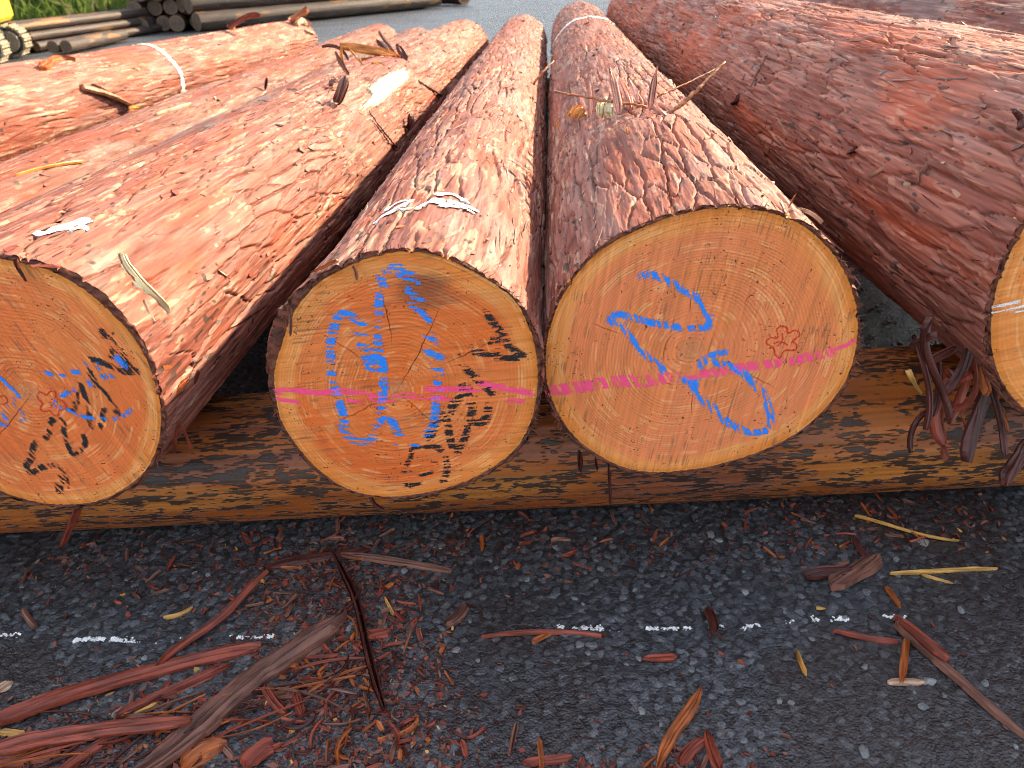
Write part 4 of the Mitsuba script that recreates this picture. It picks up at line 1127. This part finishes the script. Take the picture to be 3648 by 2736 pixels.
for q in PIECES:
    piece(*q[:4], q[4] * {'splinter': 1.6, 'wood_stick': 2.1, 'bark_flap': 1.5, 'bark_shred': 1.3}.get(q[1], 1.0), *q[5:])
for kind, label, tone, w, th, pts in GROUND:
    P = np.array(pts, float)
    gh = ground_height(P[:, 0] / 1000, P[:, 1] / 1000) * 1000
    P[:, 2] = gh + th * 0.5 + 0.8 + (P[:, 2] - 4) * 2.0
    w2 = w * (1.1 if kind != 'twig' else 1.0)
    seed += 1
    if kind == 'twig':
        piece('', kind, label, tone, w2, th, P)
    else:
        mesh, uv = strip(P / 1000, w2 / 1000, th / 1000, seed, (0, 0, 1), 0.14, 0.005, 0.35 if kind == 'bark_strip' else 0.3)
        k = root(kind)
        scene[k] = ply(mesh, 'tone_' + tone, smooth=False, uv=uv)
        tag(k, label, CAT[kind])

# a tangle of thin fibres round the long strips at lower left
rng = np.random.default_rng(31)
for k in range(75):
    f = rng.random()
    cx, cy = -0.56 + 0.36 * f + rng.normal(0, 0.02), 0.535 + 0.10 * f + rng.normal(0, 0.022)
    if k % 3 == 0:
        cx, cy = -0.20 + rng.normal(0, 0.035), 0.60 + rng.normal(0, 0.06)
    a = rng.normal(0.30 if k % 3 else 1.6, 0.35)
    ln = rng.uniform(0.03, 0.13) if k % 3 else rng.uniform(0.015, 0.05)
    q = np.array([[-ln / 2, rng.normal(0, .003), 0], [0, rng.normal(0, .004), 0], [ln / 2, rng.normal(0, .003), 0]])
    R = np.array([[math.cos(a), -math.sin(a), 0], [math.sin(a), math.cos(a), 0], [0, 0, 1]])
    q = q @ R.T + [cx, cy, 0]
    q[:, 2] = ground_height(q[:, 0], q[:, 1]) + rng.uniform(0.002, 0.006)
    mesh, uv = strip(q, rng.uniform(0.0016, 0.0048), rng.uniform(0.0010, 0.0020), 3000 + k, (0, 0, 1), 0.2, 0.005, 0.4)
    key = root('bark_fibre')
    scene[key] = ply(mesh, 'tone_' + ['red', 'maroon', 'red', 'brown', 'orange', 'maroon'][int(rng.integers(0, 6)) if k % 5 else 4], uv=uv)
    tag(key, 'thin reddish bark fibre in the tangle round the long strips at lower left', 'bark fibre', 'thin bark fibres in the lower left tangle')

# small flakes one could count, then the finer litter


def litter_density(x, y):
    """Where bark litter gathers: a drift at lower left, and a band along the foot of the support log."""
    a = 2.2 * np.exp(-((x + 0.20 + 0.25 * (y - 0.62)) / 0.085) ** 2 - ((y - 0.60) / 0.16) ** 2)
    b = 0.28 * np.exp(-((y - 0.855) / 0.06) ** 2) * (0.35 + 0.65 * nnoise(x * 9, 2.0, 3.0))
    c = 0.75 * np.exp(-((x + 0.42) / 0.16) ** 2 - ((y - 0.555) / 0.07) ** 2)
    d = 0.8 * np.exp(-((x - 0.12) / 0.10) ** 2 - ((y - 0.50) / 0.03) ** 2)
    e = 0.5 * np.exp(-((x + 0.28) / 0.12) ** 2 - ((y - 0.78) / 0.05) ** 2)
    return np.clip((a + b + c + d + e) * (0.4 + 1.2 * nnoise(x * 28, y * 28, 6.0)), 0, 1) + 0.010


def scatter(n, rng, lo=(-0.68, 0.46), hi=(0.68, 0.95)):
    out = np.zeros((0, 2))
    while len(out) < n:
        q = rng.uniform(lo, hi, (4 * n, 2))
        out = np.vstack([out, q[rng.random(len(q)) < litter_density(*q.T)]])
    return out[:n]


rng = np.random.default_rng(77)
shapes = []
for k in range(24):
    ln = rng.uniform(0.009, 0.028)
    mesh, uv = strip(np.array([[-ln / 2, 0, 0], [rng.normal(0, .001), rng.normal(0, .001), .0006], [ln / 2, 0, 0]]), rng.uniform(0.003, 0.0075), rng.uniform(0.0010, 0.0022), 500 + k, (0, 0, 1), 0.25, 0.003, 0.4)
    shapes.append([ply(mesh, 'tone_' + tn, uv=uv) for tn in (['red', 'maroon', 'brown', 'red', 'maroon', 'red', 'brown', 'orange'][k % 8],)][0])
for k, (x, y) in enumerate(scatter(290, rng)):
    key = root('bark_flake')
    z = float(ground_height(np.array([x]), np.array([y]))[0])
    scene[key] = {**shapes[k % 24], 'to_world': T().translate([float(x), float(y), z + 0.0022]).rotate([0, 0, 1], float(rng.uniform(0, 360))).rotate([0, 1, 0], float(rng.normal(0, 9))).rotate([1, 0, 0], float(rng.normal(0, 9)))}
    tag(key, 'small reddish brown bark flake scattered on the wet asphalt', 'bark flake', 'small bark flakes on the asphalt')
P2 = scatter(10500, rng)
n = len(P2)
P2 = np.vstack([P2, rng.uniform((0.25, 1.12), (1.0, 2.1), (1800, 2))])      # dark flakes added under the right log, standing in for black shade
n = len(P2)
P3 = np.c_[P2, ground_height(*P2.T) + 0.0012]
size = 0.0016 + 0.0085 * rng.random(n) ** 3.5
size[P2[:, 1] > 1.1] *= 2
nor = np.array([0, 0, 1.0]) + rng.normal(0, 0.28, (n, 3))
nor /= np.linalg.norm(nor, axis=1, keepdims=True)
cols = np.array([RED, MAROON, BROWN, (0.22, 0.085, 0.06), STRAW, ORANGE])[rng.choice(6, n, p=[.32, .32, .24, .08, .015, .025])] * rng.uniform(0.6, 1.3, (n, 1))
cols[P2[:, 1] > 1.1] = MAROON  # gap flakes all dark, so the colour deepens the shade there
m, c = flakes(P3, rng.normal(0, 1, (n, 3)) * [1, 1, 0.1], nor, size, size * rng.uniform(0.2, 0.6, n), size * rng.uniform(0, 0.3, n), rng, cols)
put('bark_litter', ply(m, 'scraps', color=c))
tag('bark_litter', 'fine reddish bark litter strewn over the wet asphalt, dark flakes added as gap shade', 'bark litter', kind='stuff')

# a broken white line on the asphalt: white quads on the stone tops only
rng = np.random.default_rng(21)
V = []
for w, q in WHITE_LINE:
    Q = resample(np.array(q, float) / 1000, 0.001)
    k = rng.integers(0, len(Q), int(len(Q) * w * 0.6))
    p = Q[k] + rng.normal(0, w / 4800, (len(k), 2))
    h = ground_height(*p.T)
    p = p[(h > np.quantile(h, 0.52)) & (nnoise(p[:, 0] * 90, 1.0, 4.0) > 0.22)]
    s = rng.uniform(0.0004, 0.0013, (len(p), 1))
    for dx, dy in ((-1, -.8), (1, -.9), (1.1, .8), (-.9, 1)):
        c4 = p + s * [dx, dy]
        V.append(np.c_[c4, ground_height(*c4.T) + 0.0005].reshape(-1, 3))
    V[-4:] = [np.stack(V[-4:], 1).reshape(-1, 3)]
V = np.vstack(V)
put('painted_line', ply((V, np.arange(len(V)).reshape(-1, 4)), 'chalk_white'))
tag('painted_line', 'broken white line across the dark asphalt in front of the logs', 'painted line')

# ------------------------------------------------------------------ the far side of the yard


def pole_colour(p, n, uv):
    i, s, t = split_id(uv)
    c = mix((0.070, 0.048, 0.042), (0.150, 0.095, 0.080), noise(s * 60, t * 6, i))
    bare = smoothstep(0.60, 0.66, fbm(s * 7, t * 2.1, i + 3))
    c = mix(c, (0.52, 0.23, 0.055), bare * 0.9)
    return c * (0.26 + 0.30 * noise(s * 180, t * 12, i))


scene['pole_bark'] = {'type': 'principled', 'base_color': proc(pole_colour), 'roughness': 0.6, 'specular': 0.4}


def dark_colour(p, n, uv):
    i, s, t = split_id(uv)
    c = mix((0.045, 0.034, 0.030), (0.125, 0.080, 0.066), noise(s * 60, t * 6, i))
    bare = smoothstep(0.66, 0.71, fbm(s * 9, t * 2.4, i + 3))
    c = mix(c, (0.40, 0.17, 0.045), bare * 0.85)
    return c * (0.26 + 0.30 * noise(s * 180, t * 12, i))


scene['dark_bark'] = {'type': 'principled', 'base_color': proc(dark_colour), 'roughness': 0.6, 'specular': 0.4}
prng = np.random.default_rng(3)
_pole = [0]


def pole(p0, p1, r, label, group, mat='pole_bark'):
    _pole[0] += 1
    i = _pole[0]
    n, u, v, ln = frame(p0, p1)
    th = np.linspace(0, 2 * np.pi, 25)
    t = np.linspace(0, ln, 40)
    TH, TT = np.meshgrid(th, t)
    R = r * (1 - 0.06 * TT / ln) * (1 + 0.10 * (nfbm(np.cos(TH) * 1.5 + i, np.sin(TH) * 1.5, TT * 3) - 0.5))
    P = np.array(p0) + TT[..., None] * n + R[..., None] * (np.cos(TH)[..., None] * u + np.sin(TH)[..., None] * v)
    k = root('log')
    tag(k, label, 'log', group)
    put('bark', ply((P.reshape(-1, 3), grid_faces(40, 25)[:, ::-1]), mat, smooth=True, uv=np.stack([(TH * r).ravel() + 10 * i, TT.ravel()], 1)), k)
    a = np.linspace(0, 2 * np.pi, 24, endpoint=False)
    for q, s in ((p0, 1), (p1, -1)):
        rr = np.linspace(0, 1, 5)
        RR, A = np.meshgrid(rr, a, indexing='ij')
        Q = np.array(q) + s * 0.002 * n + r * 0.99 * (1 if s > 0 else .94) * RR[..., None] * (np.cos(A)[..., None] * u + np.sin(A)[..., None] * v)
        f = grid_faces(5, 24, True)
        put('cut_end', ply((Q.reshape(-1, 3), f if s < 0 else f[:, ::-1]), 'end_weathered', smooth=True, uv=np.stack([(RR * np.cos(A)).ravel() + 10 * i, (RR * np.sin(A)).ravel()], 1)), k)


def weathered(p, n, uv):
    i, a, b = split_id(uv)
    rho = dr.sqrt(a * a + b * b)
    c = mix((0.05, 0.040, 0.034), (0.115, 0.080, 0.060), noise(a * 5, b * 5, i))
    return mix(c, (0.42, 0.19, 0.06), smoothstep(0.74, 0.82, rho) * (1 - smoothstep(0.93, 0.98, rho)) * dr.select(i > 40.5, mi.Float(0.9), mi.Float(0.15)))


scene['end_weathered'] = {'type': 'principled', 'base_color': proc(weathered), 'roughness': 0.6}


ORD = ('first', 'second', 'third', 'fourth', 'fifth', 'sixth')


def pile(origin, axis, length, rows, r, label, group, mat='pole_bark', jit=0.25):
    ax = unit([axis[0], axis[1], 0])
    side = np.array([-ax[1], ax[0], 0])
    for lv, (count, shift) in enumerate(rows):
        for j in range(count):
            rr = r * prng.uniform(0.86, 1.0)
            o = np.array([origin[0], origin[1], 0]) + side * (j * 2.02 * r + shift + prng.normal(0, 0.05 * r)) + ax * prng.normal(0, jit * 0.3)
            e = o + ax * length * prng.uniform(0.9, 1.05)
            z0, z1 = float(slope(o[1])), float(slope(e[1]))
            lift = r * (1 + 1.75 * lv) + 0.004
            o[2], e[2] = z0 + lift, z1 + lift
            row = 'bottom row' if lv == 0 else 'top row' if lv == len(rows) - 1 else ORD[lv] + ' row up'
            pole(o, e, rr, label.replace('NTH', ORD[j]).replace('ROW', row), group, mat)


pile((-3.56, 6.75), (0.19, 0.98), 1.75, [(5, 0.0), (4, 0.04), (3, 0.08)], 0.040, 'slim log, NTH from front in ROW of the stack by the grass', 'slim logs stacked before the grass')
pile((-3.20, 6.55), (0.02, 1.0), 1.0, [(2, 0.0)], 0.050, 'peeled log lying before the slim log stack, NTH from the front', 'peeled logs before the low stack')
pile((-2.86, 8.45), (-0.10, 1.0), 2.2, [(4, 0.0), (4, 0.07), (3, 0.14), (3, 0.07), (2, 0.2)], 0.076, 'dark round log end, NTH from right in ROW of the end-on pile', 'dark logs piled end on', 'dark_bark')
pile((-2.75, 8.35), (0.66, 0.75), 3.1, [(5, 0.0), (4, 0.09), (3, 0.2)], 0.085, 'long brown log, NTH from front in ROW along the asphalt edge', 'long logs along the far edge', 'dark_bark')
pile((-1.02, 10.20), (-0.62, 0.80), 2.5, [(1, 0.0)], 0.105, 'log end with an orange rim at the top edge, leftmost of three', None, 'dark_bark')
pile((-0.72, 10.55), (-0.62, 0.80), 2.5, [(1, 0.0)], 0.105, 'log end with an orange rim at the top edge, middle of three', None, 'dark_bark')
pile((-0.38, 10.95), (-0.62, 0.80), 2.5, [(1, 0.0)], 0.105, 'log end with an orange rim at the top edge, rightmost of three', None, 'dark_bark')

# grass bank behind
gx, gy = np.meshgrid(np.linspace(-16, -3.4, 60), np.linspace(0, 1, 50))
foot = 9.0 - 0.42 * (gx + 3.4) * 0.6
yy = foot + gy * 9
BANKZ = lambda x, y: slope(y) - 0.05 + 0.55 * np.maximum(0, y - (9.0 - 0.252 * (x + 3.4))) * sstep(0, 1.0, y - (9.0 - 0.252 * (x + 3.4))) * sstep(-3.4, -4.4, x) + 0.1 * nfbm(x * 1.3, y * 1.3, 2.0)
put('grass_bank', ply((np.stack([gx, yy, BANKZ(gx, yy)], -1).reshape(-1, 3), grid_faces(50, 60)), 'soil', smooth=True))
tag('grass_bank', 'earth bank under the grass at the far left', kind='structure')
scene['soil'] = {'type': 'diffuse', 'reflectance': {'type': 'rgb', 'value': (0.060, 0.070, 0.028)}}
scene['grass_blade'] = {'type': 'principledthin', 'base_color': VC, 'roughness': 0.6, 'diff_trans': 0.7}
gr = np.random.default_rng(9)
n = 26000
bx = gr.uniform(-14, -3.5, n)
by = (9.0 - 0.252 * (bx + 3.4)) + 8.0 * gr.random(n)
bz = BANKZ(bx, by)
h = gr.uniform(0.08, 0.30, n) * (0.5 + nnoise(bx * 1.5, by * 1.5, 1.0))
lean = gr.normal(0, 0.45, (n, 2)) * h[:, None]
a = gr.uniform(0, np.pi, n)
wv = np.stack([np.cos(a), np.sin(a), 0 * a], 1) * (0.016 + 0.012 * gr.random(n))[:, None]
B = np.stack([bx, by, bz], 1)
tipp = B + np.c_[lean, h]
mid = B + np.c_[lean * 0.35, h * 0.6]
V = np.stack([B - wv, B + wv, mid + wv * 0.8, mid - wv * 0.8, tipp], 1).reshape(-1, 3)
F = (np.arange(n)[:, None, None] * 5 + np.array([[0, 1, 2], [0, 2, 3], [3, 2, 4]])[None]).reshape(-1, 3)
gc = np.array([(0.11, 0.17, 0.035), (0.16, 0.22, 0.055), (0.21, 0.21, 0.085)])[gr.choice(3, n, p=[.45, .4, .15])] * gr.uniform(0.7, 1.25, (n, 1))
put('grass', ply(trimesh.Trimesh(V, F, process=False), 'grass_blade', color=np.repeat(gc, 5, 0)))
tag('grass', 'bright green grass on the bank at the upper left', 'grass', kind='stuff')

# a small yellow tracked carrier at the left edge
scene['yellow_paint'] = {'type': 'principled', 'base_color': {'type': 'rgb', 'value': (0.78, 0.58, 0.03)}, 'roughness': 0.35, 'clearcoat': 0.4}
scene['dark_steel'] = {'type': 'principled', 'base_color': {'type': 'rgb', 'value': (0.06, 0.055, 0.05)}, 'roughness': 0.55, 'metallic': 0.3}
scene['muddy_steel'] = {'type': 'principled', 'base_color': proc(lambda p, n, uv: mix((0.36, 0.30, 0.21), (0.20, 0.16, 0.11), noise(p.x * 30, p.y * 30, p.z * 30))), 'roughness': 0.7}
car = root('tracked_carrier')
tag(car, 'small yellow tracked carrier cut off by the upper left frame edge', 'machine')
place = T().translate([-3.40, 6.05, float(slope(6.2))]).rotate([0, 0, 1], 4)


def rbox(size, centre, c=0.02):
    sx, sy, sz = (np.array(size) / 2 - c)
    b = m3.Manifold.hull_points([[x * sx + ux * c + centre[0], y * sy + uy * c + centre[1], z * sz + uz * c + centre[2]] for x in (-1, 1) for y in (-1, 1) for z in (-1, 1) for ux, uy, uz in ((x, 0, 0), (0, y, 0), (0, 0, z))])
    return b


def add(name, man, bsdf, parent):
    return put(name, {**ply(man, bsdf, smooth=30), 'to_world': place}, parent)


for side, y0 in enumerate((0.0, 0.36)):
    tr = put('track', {**ply(m3.Manifold.hull_points([[x + 0.085 * math.sin(t), y0 + yy2, 0.105 + 0.085 * math.cos(t)] for x in (-1.02, -0.105) for t in np.linspace(0, 2 * np.pi, 25) for yy2 in (0.008, 0.112)]), 'dark_steel', smooth=30), 'to_world': place}, car)
    per = 2 * (1.02 - 0.105) + 2 * np.pi * 0.095
    N = 44
    for q in range(N):
        s = q / N * per
        st = 1.02 - 0.105
        if s < st:
            c, ang = (-1.02 + s, 0.2), 0.0
        elif s < st + np.pi * 0.095:
            t = (s - st) / 0.095
            c, ang = (-0.105 + 0.095 * math.sin(t), 0.105 + 0.095 * math.cos(t)), t
        elif s < 2 * st + np.pi * 0.095:
            c, ang = (-0.105 - (s - st - np.pi * 0.095), 0.01), math.pi
        else:
            t = math.pi + (s - 2 * st - np.pi * 0.095) / 0.095
            c, ang = (-1.02 + 0.095 * math.sin(t), 0.105 + 0.095 * math.cos(t)), t
        pad = rbox((per / N * 0.84, 0.12, 0.016), (0, 0, 0), 0.004) + rbox((0.008, 0.12, 0.012), (0, 0, 0.012), 0.002)
        pad = pad.rotate((0, math.degrees(ang), 0)).translate((c[0], y0 + 0.06, c[1]))
        add('track_pad', pad, 'muddy_steel', tr)
    for wx in (-1.02, -0.8, -0.56, -0.33, -0.105):
        add('road_wheel', m3.Manifold.cylinder(0.02, 0.07, 0.07, 32).rotate((90, 0, 0)).translate((wx, y0 + 0.002, 0.105)), 'muddy_steel', tr)
add('chassis', rbox((0.9, 0.26, 0.10), (-0.56, 0.24, 0.14)), 'dark_steel', car)
add('body', rbox((1.15, 0.50, 0.42), (-0.64, 0.24, 0.45), 0.03), 'yellow_paint', car)
add('side_panel', rbox((0.5, 0.02, 0.22), (-0.7, -0.015, 0.45), 0.008), 'yellow_paint', car)
add('grille', rbox((0.02, 0.3, 0.14), (-0.06, 0.24, 0.49), 0.006), 'dark_steel', car)
add('dump_bed', rbox((0.8, 0.6, 0.22), (-0.75, 0.24, 0.78), 0.02) - rbox((0.72, 0.52, 0.24), (-0.75, 0.24, 0.84), 0.02), 'yellow_paint', car)
